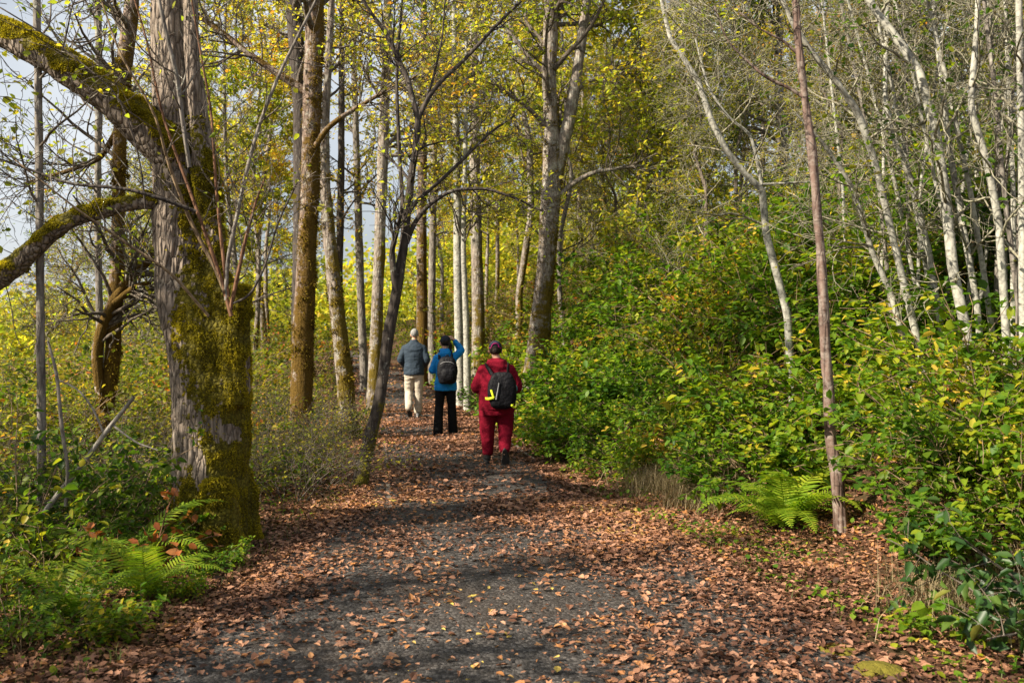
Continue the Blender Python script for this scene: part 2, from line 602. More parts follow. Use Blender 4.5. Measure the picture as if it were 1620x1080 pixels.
o = link('fallen_leaves', mesh('fallen_leaves', litter(175000, 2.5, 10, 2.6, 0.038) + litter(95000, 9, 22, 1.6, 0.049) + litter(14000, 22, 50, 1.0, 0.085), DEAD, smooth=False))
tag(o, 'brown and orange fallen leaves scattered over the gravel path and its edges', 'fallen leaves', kind='stuff')
# ------------------------------------------------------------------ bark and leaf materials
B_MAPLE = bark_mat('furrowed_maple_bark', (0.045, 0.034, 0.026), (0.31, 0.25, 0.20), lichen=0.35, lichen_col=(0.34, 0.30, 0.25), bump=1.0, bumpd=0.03, sc=1.5)
B_MOSSY = bark_mat('mossy_bark', (0.045, 0.032, 0.024), (0.25, 0.18, 0.14), lichen=0.4, moss=0.95, moss_h=11.0, moss_dir=(0.9, -0.1, 0.2), moss_col=(0.10, 0.058, 0.008))
B_MOSSY2 = bark_mat('part_mossy_bark', (0.06, 0.048, 0.038), (0.30, 0.25, 0.21), lichen=0.5, moss=0.65, moss_h=6.0, moss_dir=(0.9, -0.1, 0.1), moss_col=(0.12, 0.085, 0.010))
B_GREY = bark_mat('grey_bark', (0.06, 0.052, 0.045), (0.26, 0.23, 0.20), lichen=0.3, bump=0.4)
B_DARK = bark_mat('dark_bark', (0.018, 0.014, 0.012), (0.085, 0.07, 0.06), lichen=0.12, moss=0.3, moss_h=1.5, bump=0.4)
B_PALE = bark_mat('pale_alder_bark', (0.07, 0.065, 0.055), (0.40, 0.39, 0.34), lichen=0.7, lichen_col=(0.46, 0.45, 0.38), bands=0.95, bump=0.25, bumpd=0.012, stretch=0.8)
B_RED = bark_mat('reddish_bark', (0.025, 0.014, 0.011), (0.20, 0.135, 0.11), lichen=0.6, lichen_col=(0.29, 0.245, 0.21), bands=0.55, bump=0.7, bumpd=0.015, stretch=0.15)
B_TWIG = bark_mat('twig_bark', (0.05, 0.038, 0.03), (0.17, 0.14, 0.11), lichen=0.3)
B_LTWIG = bark_mat('lichen_twig_bark', (0.08, 0.07, 0.05), (0.29, 0.265, 0.19), lichen=0.5, lichen_col=(0.36, 0.36, 0.25))
B_SHOOT = bark_mat('shoot_bark', (0.09, 0.06, 0.035), (0.28, 0.20, 0.12))
B_RSHOOT = bark_mat('red_shoot_bark', (0.07, 0.035, 0.022), (0.22, 0.115, 0.065))
B_DEADW = bark_mat('bleached_dead_wood', (0.10, 0.088, 0.075), (0.30, 0.275, 0.24), lichen=0.2, bump=0.3)

L_GOLD = leaf_mat('golden_leaf', [(0.0, (0.16, 0.19, 0.022)), (0.3, (0.34, 0.34, 0.04)), (0.65, (0.55, 0.46, 0.05)), (0.9, (0.64, 0.43, 0.045)), (1.0, (0.60, 0.27, 0.05))], trans=0.6, gain=1.45, spec=0.2)
L_LIME = leaf_mat('yellow_green_leaf', [(0.0, (0.12, 0.17, 0.02)), (0.4, (0.26, 0.30, 0.032)), (0.75, (0.44, 0.40, 0.04)), (1.0, (0.60, 0.43, 0.045))], trans=0.6, gain=1.5, spec=0.2)
L_GREEN = leaf_mat('green_leaf', [(0.0, (0.03, 0.075, 0.008)), (0.4, (0.075, 0.14, 0.012)), (0.75, (0.16, 0.20, 0.016)), (1.0, (0.34, 0.28, 0.02))], trans=0.5, gain=1.6, spec=0.2)
L_BRAMBLE = leaf_mat('bramble_leaf', [(0.0, (0.03, 0.08, 0.010)), (0.3, (0.075, 0.16, 0.012)), (0.6, (0.14, 0.225, 0.014)), (0.88, (0.29, 0.31, 0.018)), (1.0, (0.60, 0.40, 0.06))], trans=0.45, gain=1.6, rough=0.5, spec=0.25)
L_YBUSH = leaf_mat('yellow_bush_leaf', [(0.0, (0.04, 0.075, 0.010)), (0.4, (0.12, 0.155, 0.013)), (0.75, (0.26, 0.24, 0.016)), (0.95, (0.44, 0.29, 0.02)), (1.0, (0.45, 0.14, 0.03))], trans=0.48, gain=1.5, spec=0.2)
L_GLOSSY = leaf_mat('glossy_leaf', [(0.0, (0.012, 0.04, 0.010)), (0.5, (0.03, 0.075, 0.014)), (0.85, (0.08, 0.13, 0.02)), (1.0, (0.22, 0.17, 0.03))], trans=0.3, rough=0.42, spec=0.35)
L_OLIVE = leaf_mat('olive_leaf', [(0.0, (0.09, 0.115, 0.016)), (0.5, (0.24, 0.235, 0.03)), (0.85, (0.40, 0.31, 0.035)), (1.0, (0.48, 0.20, 0.03))], trans=0.55, spec=0.2)
L_CONIFER = leaf_mat('conifer_needles', [(0.0, (0.010, 0.025, 0.012)), (0.6, (0.022, 0.045, 0.02)), (1.0, (0.05, 0.075, 0.025))], trans=0.2)
L_RUST = leaf_mat('rusty_leaf', [(0.0, (0.16, 0.045, 0.015)), (0.5, (0.34, 0.10, 0.03)), (1.0, (0.45, 0.19, 0.06))], trans=0.4)
L_FERN = leaf_mat('fern_green', [(0.0, (0.06, 0.13, 0.010)), (0.5, (0.16, 0.26, 0.016)), (1.0, (0.32, 0.36, 0.03))], trans=0.45, gain=1.5, spec=0.2)
L_MOSS = leaf_mat('moss_tuft', [(0.0, (0.06, 0.05, 0.006)), (0.5, (0.24, 0.20, 0.014)), (1.0, (0.48, 0.38, 0.026))], trans=0.45, rough=0.8, spec=0.1, nsc=2.5)
L_BMOSS = leaf_mat('brown_moss_tuft', [(0.0, (0.035, 0.022, 0.005)), (0.5, (0.15, 0.10, 0.010)), (1.0, (0.34, 0.25, 0.018))], trans=0.3, rough=0.8, spec=0.1, nsc=2.0)
L_STRAW = leaf_mat('dry_grass', [(0.0, (0.11, 0.09, 0.04)), (0.5, (0.26, 0.20, 0.11)), (1.0, (0.40, 0.32, 0.20))], trans=0.25, rough=0.7)
L_GRASS = leaf_mat('green_grass', [(0.0, (0.04, 0.065, 0.012)), (0.6, (0.10, 0.13, 0.02)), (1.0, (0.22, 0.20, 0.06))], trans=0.35)


M_MOSSKIN = bark_mat('moss_cushion', (0.028, 0.026, 0.005), (0.15, 0.125, 0.012), sc=1.6, stretch=0.9, bump=0.8, bumpd=0.02)


def rough_trunk(pts, rad, k=14, lump=0.14, n=None, flare=0.0):
    """one tapering trunk with an uneven surface; returns piece, path and radii"""
    n = n or max(40, int(len(pts) * 10))
    C, R = resample(pts, n, rad, 2)
    if flare:
        h = C[:, 2] - C[0, 2]
        R = R * (1 + flare * np.exp(-np.maximum(h, 0) / 0.25))
    V, F = tubes(C[None], R[None], k)
    cen = np.repeat(C, k, 0)
    rr = np.repeat(R, k)[:, None]
    d = fbm(V / np.maximum(rr, 0.02) * np.array([0.9, 0.9, 0.35]) * 0.6 + C[0] * 7.7, 3) - 0.5
    V = cen + (V - cen) * (1 + 2 * lump * d[:, None])
    return (V, F), C, R


def twig_leaves(parents, prads, spec):
    """branches of two or three orders on the given limbs; spec is a dict. Returns wood pieces and leaf pieces"""
    s = dict(n1=20, t0=0.35, t1=1.0, a1=60, L1=2.2, up1=0.05, w1=0.16, n2=6, a2=48, L2=0.9, n3=5, a3=45, L3=0.4, nl=6, size=0.08,
             droop=0.35, flat=0.6, ratio=0.62, rmin=0.004, rr1=0.4, lj=0.04, bias=None, bear=1.0, short=0.55)
    s.update(spec)
    P1, R1, P2, R2, P3, R3 = [], [], [], [], [], []
    wood, lv = [], []
    for C, R in zip(parents, prads):
        c1, r1 = grow(C[None], R[None], s['n1'], s['t0'], s['t1'], s['a1'], s['L1'], 9, s['up1'], s['w1'], s['rr1'], 0.25, s['rmin'] * 1.5, s['short'], s['bias'])
        P1.append(c1)
        R1.append(r1)
    c1, r1 = np.concatenate(P1), np.concatenate(R1)
    wood.append(tubes(c1, r1, 5))
    c2, r2 = grow(c1, r1, s['n2'], 0.15, 1, s['a2'], s['L2'], 6, 0.02, 0.22, 0.6, 0.4, s['rmin'], 0.4)
    wood.append(tubes(c2, r2, 4))
    tw = c2
    if s['n3']:
        c3, r3 = grow(c2, r2, s['n3'], 0.2, 1, s['a3'], s['L3'], 4, 0.0, 0.22, 0.7, 0.5, s['rmin'] * 0.8, 0.3)
        wood.append(tubes(c3, r3, 3))
        tw = c3
    if s['nl']:
        if s['bear'] < 1:
            tw = tw[fbm(tw[:, -1] * 1.3 + 5, 2) > np.quantile(fbm(tw[:, -1] * 1.3 + 5, 2), 1 - s['bear'])]
        keep = rng.uniform(0, 1, len(tw)) < s['nl'] / max(1, math.ceil(s['nl']))
        pos = on_twigs(tw[keep] if s['nl'] < 1 else tw, max(1, int(round(s['nl']))), 0.2, s['lj'])
        lv.append(leaves(pos, s['size'], s['droop'], s['flat'], s['ratio']))
    return wood, lv


def moss_on(V, F, mask_fn, n, lo, hi, parent, mat=None):
    A = V[F[:, 0]]
    cen = V[F].mean(1)
    nn = norm(np.cross(V[F[:, 1]] - A, V[F[:, 3]] - A))
    area = np.linalg.norm(np.cross(V[F[:, 2]] - A, V[F[:, 3]] - V[F[:, 1]]), axis=1)
    w = area * np.clip(mask_fn(cen, nn), 0, 1)
    k = rng.choice(len(F), n, p=w / w.sum())
    uv = rng.uniform(0, 1, (n, 2))
    q0 = V[F[k]]
    pos = (q0[:, 0] * ((1 - uv[:, :1]) * (1 - uv[:, 1:])) + q0[:, 1] * (uv[:, :1] * (1 - uv[:, 1:])) + q0[:, 2] * (uv[:, :1] * uv[:, 1:]) + q0[:, 3] * ((1 - uv[:, :1]) * uv[:, 1:]))
    cl = np.clip(fbm(pos * 9, 2) * 2.2 - 0.5, 0.15, 1.5)
    d = norm(nn[k] + rng.normal(size=(n, 3)) * 0.55 + np.array([0, 0, -0.35]))
    s = norm(np.cross(d, rng.normal(size=(n, 3))))
    L = (rng.uniform(lo, hi, n) * cl)[:, None]
    w2 = L * 0.16 + 0.0012
    pos = pos + nn[k] * (0.012 * cl[:, None] - 0.004)
    v = np.stack([pos - s * w2 - d * .006, pos + s * w2 - d * .006, pos + d * L * 0.6 + s * w2 * 0.8, pos + d * L - np.array([0, 0, 1.0]) * L * 0.25, pos + d * L * 0.6 - s * w2 * 0.8], 1)
    o = (np.arange(n) * 5)[:, None]
    link('moss', mesh('moss', [(v.reshape(-1, 3), o + np.array([0, 1, 2, 4])), (v.reshape(-1, 3) + 0, np.concatenate([o + np.array([4, 2, 3])]))], mat or L_MOSS), parent)


def tree(name, label, cat, pts, rad, bark, twig, leafm, spec, group=None, k=14, lump=0.18, flare=0.35, limbs=(), fuzz=0):
    """a tree on its base: trunk, large limbs (each a part) and the crown of twigs and leaves"""
    base = np.array(pts[0], float)
    base[2] = gz(base[0], base[1])
    pts = np.asarray(pts, float) - base
    if pts[0][2] > -0.05:
        pts[0][2] = -0.12
    piece, C, R = rough_trunk(pts, rad, k, lump, flare=flare)
    t = thing(name, base, label, cat, group)
    tk = link('trunk', mesh('trunk', [piece], bark), t)
    if fuzz:
        V_, F_ = piece
        moss_on(V_, F_, lambda c, n: np.clip((fbm(c * np.array([3.5, 3.5, 1.6]) + base[0] * 9, 3) - 0.5) * 6 + 0.55 + n[:, 0] * 0.5 - np.maximum(c[:, 2] - 4, 0) * 0.18, 0, 1), fuzz, 0.02, 0.055, tk, L_BMOSS)
    par, pr = [C], [R]
    for lp, lr in limbs:
        lp = np.asarray(lp, float) - base
        pc, c, r = rough_trunk(lp, lr, 9, lump, n=26)
        link('limb', mesh('limb', [pc], bark), t)
        par.append(c)
        pr.append(r)
    if spec is not None:
        L = min(len(c) for c in par)
        par = [resample(c, 24, r, 0) for c, r in zip(par, pr)]
        wood, lv = twig_leaves([q[0] for q in par], [q[1] for q in par], spec)
        link('crown', mesh('crown', [(v, f, 0) for v, f in wood] + [(v, f, 1) for v, f in lv], [twig, leafm], smooth=True), t)
    return t


def px_path(Y, lst, dy=0.0, base=None):
    """photo pixels (x, y, width px) along a stem that stands at distance Y, to points and radii in metres"""
    pts, rad = [], []
    for q in lst:
        yy = Y + (q[3] if len(q) > 3 else 0.0)
        pts.append(P(q[0], q[1], yy))
        rad.append(q[2] * 0.5 / FPX * yy)
    if base == 'ground':
        p = np.array(pts[0])
        g = gz(p[0], p[1])
        if p[2] > g + 0.02:
            pts.insert(0, np.array([p[0], p[1], g - 0.1]))
            rad.insert(0, rad[0] * 1.1)
        else:
            pts[0][2] = g - 0.1
    return np.array(pts), np.array(rad)


# ------------------------------------------------------------------ the big mossy maple beside the path
def fuse(pieces, voxel, smooth_it=4):
    """join closed pieces into one continuous skin; returns V, quads"""
    me = mesh('tmp', pieces, SOIL)
    ob = bpy.data.objects.new('tmp', me)
    COL.objects.link(ob)
    r = ob.modifiers.new('r', 'REMESH')
    r.mode = 'VOXEL'
    r.voxel_size = voxel
    if smooth_it:
        s = ob.modifiers.new('s', 'SMOOTH')
        s.iterations = smooth_it
        s.factor = 0.5
    dg = bpy.context.evaluated_depsgraph_get()
    ev = bpy.data.meshes.new_from_object(ob.evaluated_get(dg))
    V = np.empty(len(ev.vertices) * 3)
    ev.vertices.foreach_get('co', V)
    N = np.empty(len(ev.vertices) * 3)
    ev.vertices.foreach_get('normal', N)
    ne = len(ev.loops)
    Lp = np.empty(ne, np.int32)
    ev.loops.foreach_get('vertex_index', Lp)
    tot = np.empty(len(ev.polygons), np.int32)
    ev.polygons.foreach_get('loop_total', tot)
    F = Lp.reshape(-1, 4) if (tot == 4).all() else None
    if F is None:
        st = np.concatenate([[0], np.cumsum(tot)[:-1]])
        k = tot == 4
        F = Lp[st[k][:, None] + np.arange(4)]
    bpy.data.objects.remove(ob)
    bpy.data.meshes.remove(me)
    bpy.data.meshes.remove(ev)
    return V.reshape(-1, 3), F.astype(np.int64), N.reshape(-1, 3)


def capped(C, R, k=20):
    C, R = np.asarray(C, float), np.asarray(R, float)
    V, F = tubes(C[None], R[None], k)
    n = len(V)
    m = len(C)
    V = np.concatenate([V, C[:1], C[-1:]])
    a = np.arange(k)
    b = (a + 1) % k
    T0 = np.stack([np.full(k, n), b, a], 1)
    T1 = np.stack([np.full(k, n + 1), (m - 1) * k + a, (m - 1) * k + b], 1)
    return [(V, F), (V, T0), (V, T1)]


def capped1(C, R, k=20):
    """capped tube as one welded piece list (triangles)"""
    (V, F), (_, T0), (_, T1) = capped(C, R, k)
    tri = np.concatenate([F[:, [0, 1, 2]], F[:, [0, 2, 3]], T0, T1])
    return (V, tri)


def big_maple():
    YB = 7.85
    base = np.array(P(338, 850, YB))
    base[2] = gz(base[0], base[1])

    def q(lst, n=40):
        p, r = px_path(YB, lst)
        p, r = resample(p - base, n, r, 2)
        return p, r * 0.93
    main = q([(336, 905, 160, .0), (336, 850, 136, .0), (334, 800, 122), (336, 740, 118), (335, 660, 122), (334, 600, 126), (328, 540, 124), (320, 480, 104, .02), (300, 430, 76, .02),
              (287, 380, 64, .03), (282, 320, 62, .05), (278, 260, 64, .06), (273, 180, 60, .08), (269, 100, 57, .1), (265, 0, 54, .12), (261, -160, 50, .15), (256, -320, 44, .2), (260, -560, 26, .2)], 60)
    left = q([(306, 640, 56, -.12), (290, 540, 56, -.1), (277, 470, 56, -.06), (273, 400, 54, -.04), (270, 330, 52, -.02), (268, 260, 54, 0)])
    right = q([(362, 640, 70, -.1), (362, 560, 76, -.1), (356, 500, 70, -.06), (338, 430, 50, .0), (331, 360, 46, .04), (327, 300, 44, .08), (322, 240, 38, .1), (312, 180, 36, .12), (304, 120, 30, .1)])
    stub = q([(370, 580, 60, -.1), (374, 520, 48, -.14), (377, 480, 40, -.16), (379, 455, 38, -.18)], 20)
    grey = q([(322, 330, 24, -.02), (315, 260, 20, -.06), (309, 200, 20, -.08), (305, 120, 20, -.08), (302, 40, 19, -.06), (299, -80, 18, 0), (296, -300, 15, .1)])
    lumps = [q([(290, 640, 30, .1), (292, 760, 36, .1), (288, 880, 44, .1)], 12), q([(385, 740, 24, .1), (396, 850, 40, .1), (414, 910, 30, .1)], 12), q([(345, 760, 50, -.34), (350, 850, 70, -.42), (356, 905, 60, -.5)], 12)]
    limb_a = q([(280, 250, 70, 0), (255, 225, 78, -.05), (222, 195, 70, -.1), (180, 160, 60, -.15), (140, 128, 58, -.2), (95, 100, 56, -.2), (50, 75, 54, -.2), (0, 50, 50, -.15), (-80, 20, 46, 0), (-220, -60, 34, .3)], 50)
    limb_b = q([(270, 322, 26, 0), (235, 318, 26, -.1), (200, 322, 26, -.15), (160, 332, 27, -.2), (120, 342, 29, -.25), (80, 368, 33, -.3), (45, 400, 36, -.3), (5, 436, 36, -.25), (-60, 480, 30, -.1)], 50)
    t = thing('mossy_maple_tree', base, 'huge old maple with furrowed bark, a mossy side and a broken stump', 'tree')
    pcs = [capped1(*c, 28) for c in (main, left, right, stub, grey, *lumps)]
    V, F, N = fuse(pcs, 0.014, 5)
    # bark furrows: long ridges up the trunk
    fz = V * np.array([26, 26, 3.2]) + 0.6 * np.stack([fbm(V * 3, 2)] * 3, 1) * 3
    rid = 1 - np.abs(2 * fbm(fz, 3) - 1) * 2.2
    fine = fbm(V * np.array([46, 46, 12]), 2) - 0.5
    rv = np.linalg.norm(V[:, :2] - np.array([np.interp(V[:, 2], main[0][:, 2], main[0][:, 0]), np.interp(V[:, 2], main[0][:, 2], main[0][:, 1])]).T, axis=1)
    thin = np.clip((V[:, 2] < 2.9) + 0.6, 0, 1)
    V2 = V + N * ((rid - 0.5) * 0.017 + fine * 0.012 + (fbm(V * 2.2, 2) - 0.5) * 0.07)[:, None] * thin[:, None]
    trunk = None

    def mask_trunk(c, nn):
        c = np.asarray(c)
        # world photo column of the moss edge at each height
        row = HORIZ + (CAM_Z - (c[:, 2] + base[2])) / YB * FPX
        edge = np.interp(row, [200, 300, 420, 480, 540, 600, 660, 720, 770, 850], [316, 300, 310, 300, 292, 300, 318, 306, 285, 250])
        col = 810 + (c[:, 0] + base[0]) * FPX / YB
        nz = (fbm(c * np.array([5, 5, 3]), 3) - 0.5) * 130
        fine = (fbm(c * 26, 2) - 0.5) * 110 + (fbm(c * 60, 2) - 0.5) * 60
        m = np.clip((col - edge + nz + fine) / 14, 0, 1)
        m = m * np.clip((row - 170) / 40, 0, 1)
        gap = np.clip((fbm(c * np.array([7, 7, 4]) + 31, 3) - 0.30) * 9, 0.02, 1)
        return m * gap
    mk = mask_trunk(V2[F].mean(1), None) > 0.25
    trunk = link('trunk', mesh('trunk', [(V2, F[~mk], 0), (V2, F[mk], 1)], [B_MAPLE, M_MOSSKIN]), t)
    moss_on(V2, F, mask_trunk, 80000, 0.012, 0.030, trunk)
    for (c, r), nm, mn in ((limb_a, 'limb', 30000), (limb_b, 'limb', 14000)):
        Vl, Fl, Nl = fuse([capped1(c, r, 20)], 0.014, 2)
        Vl = Vl + Nl * ((fbm(Vl * 9, 3) - 0.5) * 0.04)[:, None]
        def mlimb(p, n):
            return np.clip((n[:, 2] + 0.15 * n[:, 0] + 0.15 + (fbm(p * 4, 3) - 0.5) * 1.6) * 4, 0, 1)
        nf = norm(np.cross(Vl[Fl[:, 2]] - Vl[Fl[:, 0]], Vl[Fl[:, 3]] - Vl[Fl[:, 1]]))
        mk = mlimb(Vl[Fl].mean(1), nf) > 0.4
        lo = link(nm, mesh(nm, [(Vl, Fl[~mk], 0), (Vl, Fl[mk], 1)], [B_MAPLE, M_MOSSKIN]), t)
        moss_on(Vl, Fl, mlimb, mn, 0.012, 0.030, lo)
    # shoots that spring from the stump
    sh = [([(366, 500, 9), (350, 440, 8), (318, 350, 7), (255, 180, 5), (232, 60, 4), (200, -40, 3)], B_RSHOOT), ([(358, 470, 8), (345, 430, 8), (305, 360, 8), (262, 250, 6, -.2), (248, 180, 5, -.3), (190, 90, 4, -.4), (150, -30, 3, -.4)], B_SHOOT),
          ([(358, 475, 9), (357, 420, 8), (372, 355, 8), (392, 260, 8), (412, 190, 7), (440, 120, 7), (470, 60, 6), (510, -20, 5)], B_GREY), ([(361, 470, 7), (352, 400, 7), (342, 300, 6), (334, 170, 5), (318, 90, 4), (300, -20, 3)], B_RSHOOT),
          ([(364, 490, 8), (375, 440, 8), (388, 380, 7), (404, 320, 5), (420, 280, 3)], B_RSHOOT), ([(368, 480, 5), (395, 470, 5), (420, 420, 4), (440, 350, 4), (470, 290, 3)], B_DARK),
          ([(330, 500, 6, -.3), (270, 430, 6, -.5), (200, 385, 5, -.6), (120, 330, 4, -.8), (20, 250, 3, -.9)], B_SHOOT), ([(310, 335, 8, -.3), (262, 316, 8, -.4), (200, 298, 7, -.5), (110, 292, 6, -.5), (20, 258, 5, -.5), (-40, 240, 4, -.4)], B_DARK),
          ([(300, 265, 8, -.3), (290, 200, 9, -.3), (280, 120, 9, -.35), (262, 50, 8, -.4), (245, -30, 7, -.4)], B_GREY), ([(230, 330, 4, -.35), (222, 250, 3, -.4), (190, 150, 3, -.4), (80, 60, 3, -.3), (-20, 0, 3)], B_DARK)]
    shoots, srad = [], []
    for lst, mt in sh:
        p, r = px_path(YB - 0.35, lst)
        pc, c, rr = rough_trunk(p - base, np.maximum(r * 0.8, 0.005), 7, 0.06, n=22)
        link('shoot', mesh('shoot', [pc], mt), t)
        shoots.append(resample(c, 24))
        srad.append(np.interp(np.linspace(0, 1, 24), np.linspace(0, 1, len(rr)), rr))
    wood, lv = twig_leaves(shoots + [limb_a[0][::2][:24], limb_b[0][::2][:24]], srad + [np.full(24, .012), np.full(24, .012)],
                           dict(n1=7, t0=0.25, a1=55, L1=0.9, n2=4, L2=0.4, n3=0, nl=0.55, size=0.055, rmin=0.0022, rr1=0.45, w1=0.12, droop=0.3))
    top = [resample(main[0][42:], 24), resample(limb_a[0][30:], 24)]
    w2, l2 = twig_leaves(top, [np.full(24, .10), np.full(24, .07)], dict(n1=12, t0=0.2, a1=65, L1=3.0, n2=7, L2=1.1, n3=4, L3=0.5, nl=2, size=0.10, rr1=0.3, up1=0.03))
    link('crown', mesh('crown', [(v, f, 0) for v, f in wood + w2] + [(v, f, 1) for v, f in lv + l2], [B_TWIG, L_LIME]), t)


big_maple()

BARE = dict(n1=12, t0=0.3, a1=55, L1=1.1, n2=5, L2=0.5, n3=3, L3=0.25, nl=0.5, size=0.06, rmin=0.0028, rr1=0.4)
# pale pole beside the big maple, and slimmer ones at the picture's edge of the wood
x, y, z = hit(67, 868)
p, r = px_path(y, [(67, 868, 15), (66, 700, 13), (64, 480, 12), (62, 250, 12), (58, 0, 11), (54, -250, 9), (60, -700, 5)])
tree('pole_tree', 'thin straight grey pole tree left of the mossy maple', 'tree', p, r, B_GREY, B_TWIG, L_LIME, dict(BARE, n1=26, L1=1.3, t0=0.3, nl=0.8), k=10)
p, r = px_path(11.5, [(160, 640, 11), (154, 300, 10), (157, 150, 11), (155, 0, 10), (150, -300, 8)], base='ground')
tree('pole_tree', 'thin pale sapling stem behind the thick mossy limb', 'tree', p, r, B_GREY, B_TWIG, L_LIME, dict(BARE, n1=24, nl=1), k=10)
p, r = px_path(10.5, [(165, 660, 26), (178, 560, 24), (186, 420, 22), (188, 300, 19), (190, 190, 20), (198, 90, 24), (206, 40, 24), (214, -80, 20), (220, -400, 12)], base='ground')
tree('gnarled_tree', 'dark gnarled mossy tree standing behind the big maple', 'tree', p, r, B_MOSSY, B_TWIG, L_LIME, fuzz=4000, spec=dict(BARE, n1=18, L1=1.6, nl=1, t0=0.25),
     limbs=[px_path(10.4, [(158, 620, 14), (152, 560, 16), (160, 520, 17), (180, 475, 18), (205, 440, 17), (240, 405, 15), (262, 360, 9)]),
            px_path(10.3, [(180, 480, 10), (215, 452, 9), (238, 447, 7)]), px_path(10.6, [(190, 200, 12), (160, 250, 9), (110, 270, 7), (40, 290, 5)])])

# mossy trunks between the big maple and the path
p, r = px_path(14.5, [(474, 705, 40), (477, 620, 36), (480, 500, 33), (485, 400, 31), (490, 300, 29), (494, 200, 29), (497, 60, 31), (498, -60, 28), (500, -300, 22), (505, -700, 12)], base='ground')
tree('mossy_trunk_tree', 'tall straight trunk clad in brown moss, tallest one left of the path', 'tree', p, r, B_MOSSY, B_TWIG, L_GOLD, fuzz=9000, spec=dict(n1=24, t0=0.45, L1=2.4, nl=2, size=0.075, n2=6, n3=4), k=18,
     limbs=[px_path(14.4, [(497, 235, 10), (515, 205, 9), (540, 185, 8), (600, 150, 6), (660, 120, 4)]), px_path(14.6, [(492, 150, 14), (445, 120, 12), (400, 90, 10), (350, 50, 9), (300, 15, 8)])])
p, r = px_path(15.4, [(552, 690, 32), (548, 620, 28), (540, 540, 25), (530, 460, 23), (521, 380, 20), (513, 280, 16), (515, 180, 13), (522, 60, 11), (530, -120, 9), (535, -500, 5)], base='ground')
tree('leaning_trunk_tree', 'slightly leaning grey trunk, dark at its foot, beside the tall mossy trunk', 'tree', p, r, B_MOSSY2, B_TWIG, L_GOLD, fuzz=4000, spec=dict(n1=24, t0=0.45, L1=1.8, nl=2, size=0.075), k=16)
p, r = px_path(19, [(474, 660, 28), (476, 400, 26), (477, 200, 24), (471, 90, 24), (463, 0, 23), (458, -300, 18), (455, -600, 9)], base='ground')
tree('dark_trunk_tree', 'dark trunk half hidden behind the tall mossy trunk', 'tree', p, r, B_DARK, B_TWIG, L_GOLD, dict(n1=26, t0=0.4, L1=2.6, nl=3, size=0.085), k=14)
p, r = px_path(19.0, [(590, 650, 24), (594, 560, 21), (597, 470, 19), (601, 380, 18), (607, 220, 17), (612, 80, 14), (618, -200, 10), (620, -400, 6)], base='ground')
tree('slim_trunk_tree', 'slim mottled trunk rising behind the forked dark tree', 'tree', p, r, B_MOSSY2, B_TWIG, L_GOLD, dict(n1=26, t0=0.35, L1=2.0, nl=4, size=0.08), k=14)

# the forked dark tree that leans over the path edge
hx, hy, hz = hit(570, 768)
YF = hy
p, r = px_path(YF, [(566, 772, 24), (575, 735, 23), (586, 690, 21), (598, 645, 19), (607, 590, 18), (616, 520, 20), (626, 470, 19), (637, 400, 15), (646, 320, 13), (652, 270, 11), (657, 240, 11), (662, 190, 10), (645, 125, 8), (615, 60, 6), (580, 10, 5), (540, -60, 3)])
tree('forked_tree', 'slender dark tree leaning at the path edge and forking into many thin stems', 'tree', p, r, B_DARK, B_DARK, L_LIME,
     dict(n1=8, t0=0.45, a1=45, L1=1.0, n2=5, L2=0.5, n3=3, L3=0.25, nl=1.4, size=0.055, rmin=0.003, rr1=0.5, up1=0.06), flare=0.3,
     limbs=[px_path(YF, [(628, 465, 12, -.03), (622, 425, 11, -.06), (620, 395, 9, -.1), (628, 365, 7, -.1), (636, 330, 6, -.1)]), px_path(YF, [(657, 205, 8), (668, 170, 8), (690, 135, 7), (735, 95, 6), (790, 35, 5), (832, -5, 4), (880, -50, 3)]),
            px_path(YF, [(646, 335, 8), (662, 315, 7, .1), (690, 292, 6, .2), (730, 255, 5, .25), (775, 210, 4, .3), (815, 182, 3, .3)]), px_path(YF, [(643, 385, 9), (656, 350, 8), (680, 322, 7), (715, 300, 6), (770, 298, 5), (820, 315, 4), (862, 336, 3)]),
            px_path(YF, [(640, 360, 7, .05), (634, 280, 6, .1), (630, 200, 6, .12), (627, 125, 5, .15), (632, 50, 4, .2), (640, -40, 3, .2)]), px_path(YF, [(662, 190, 5, .05), (684, 130, 4, .1), (700, 60, 3, .1), (705, -10, 3, .1)])])

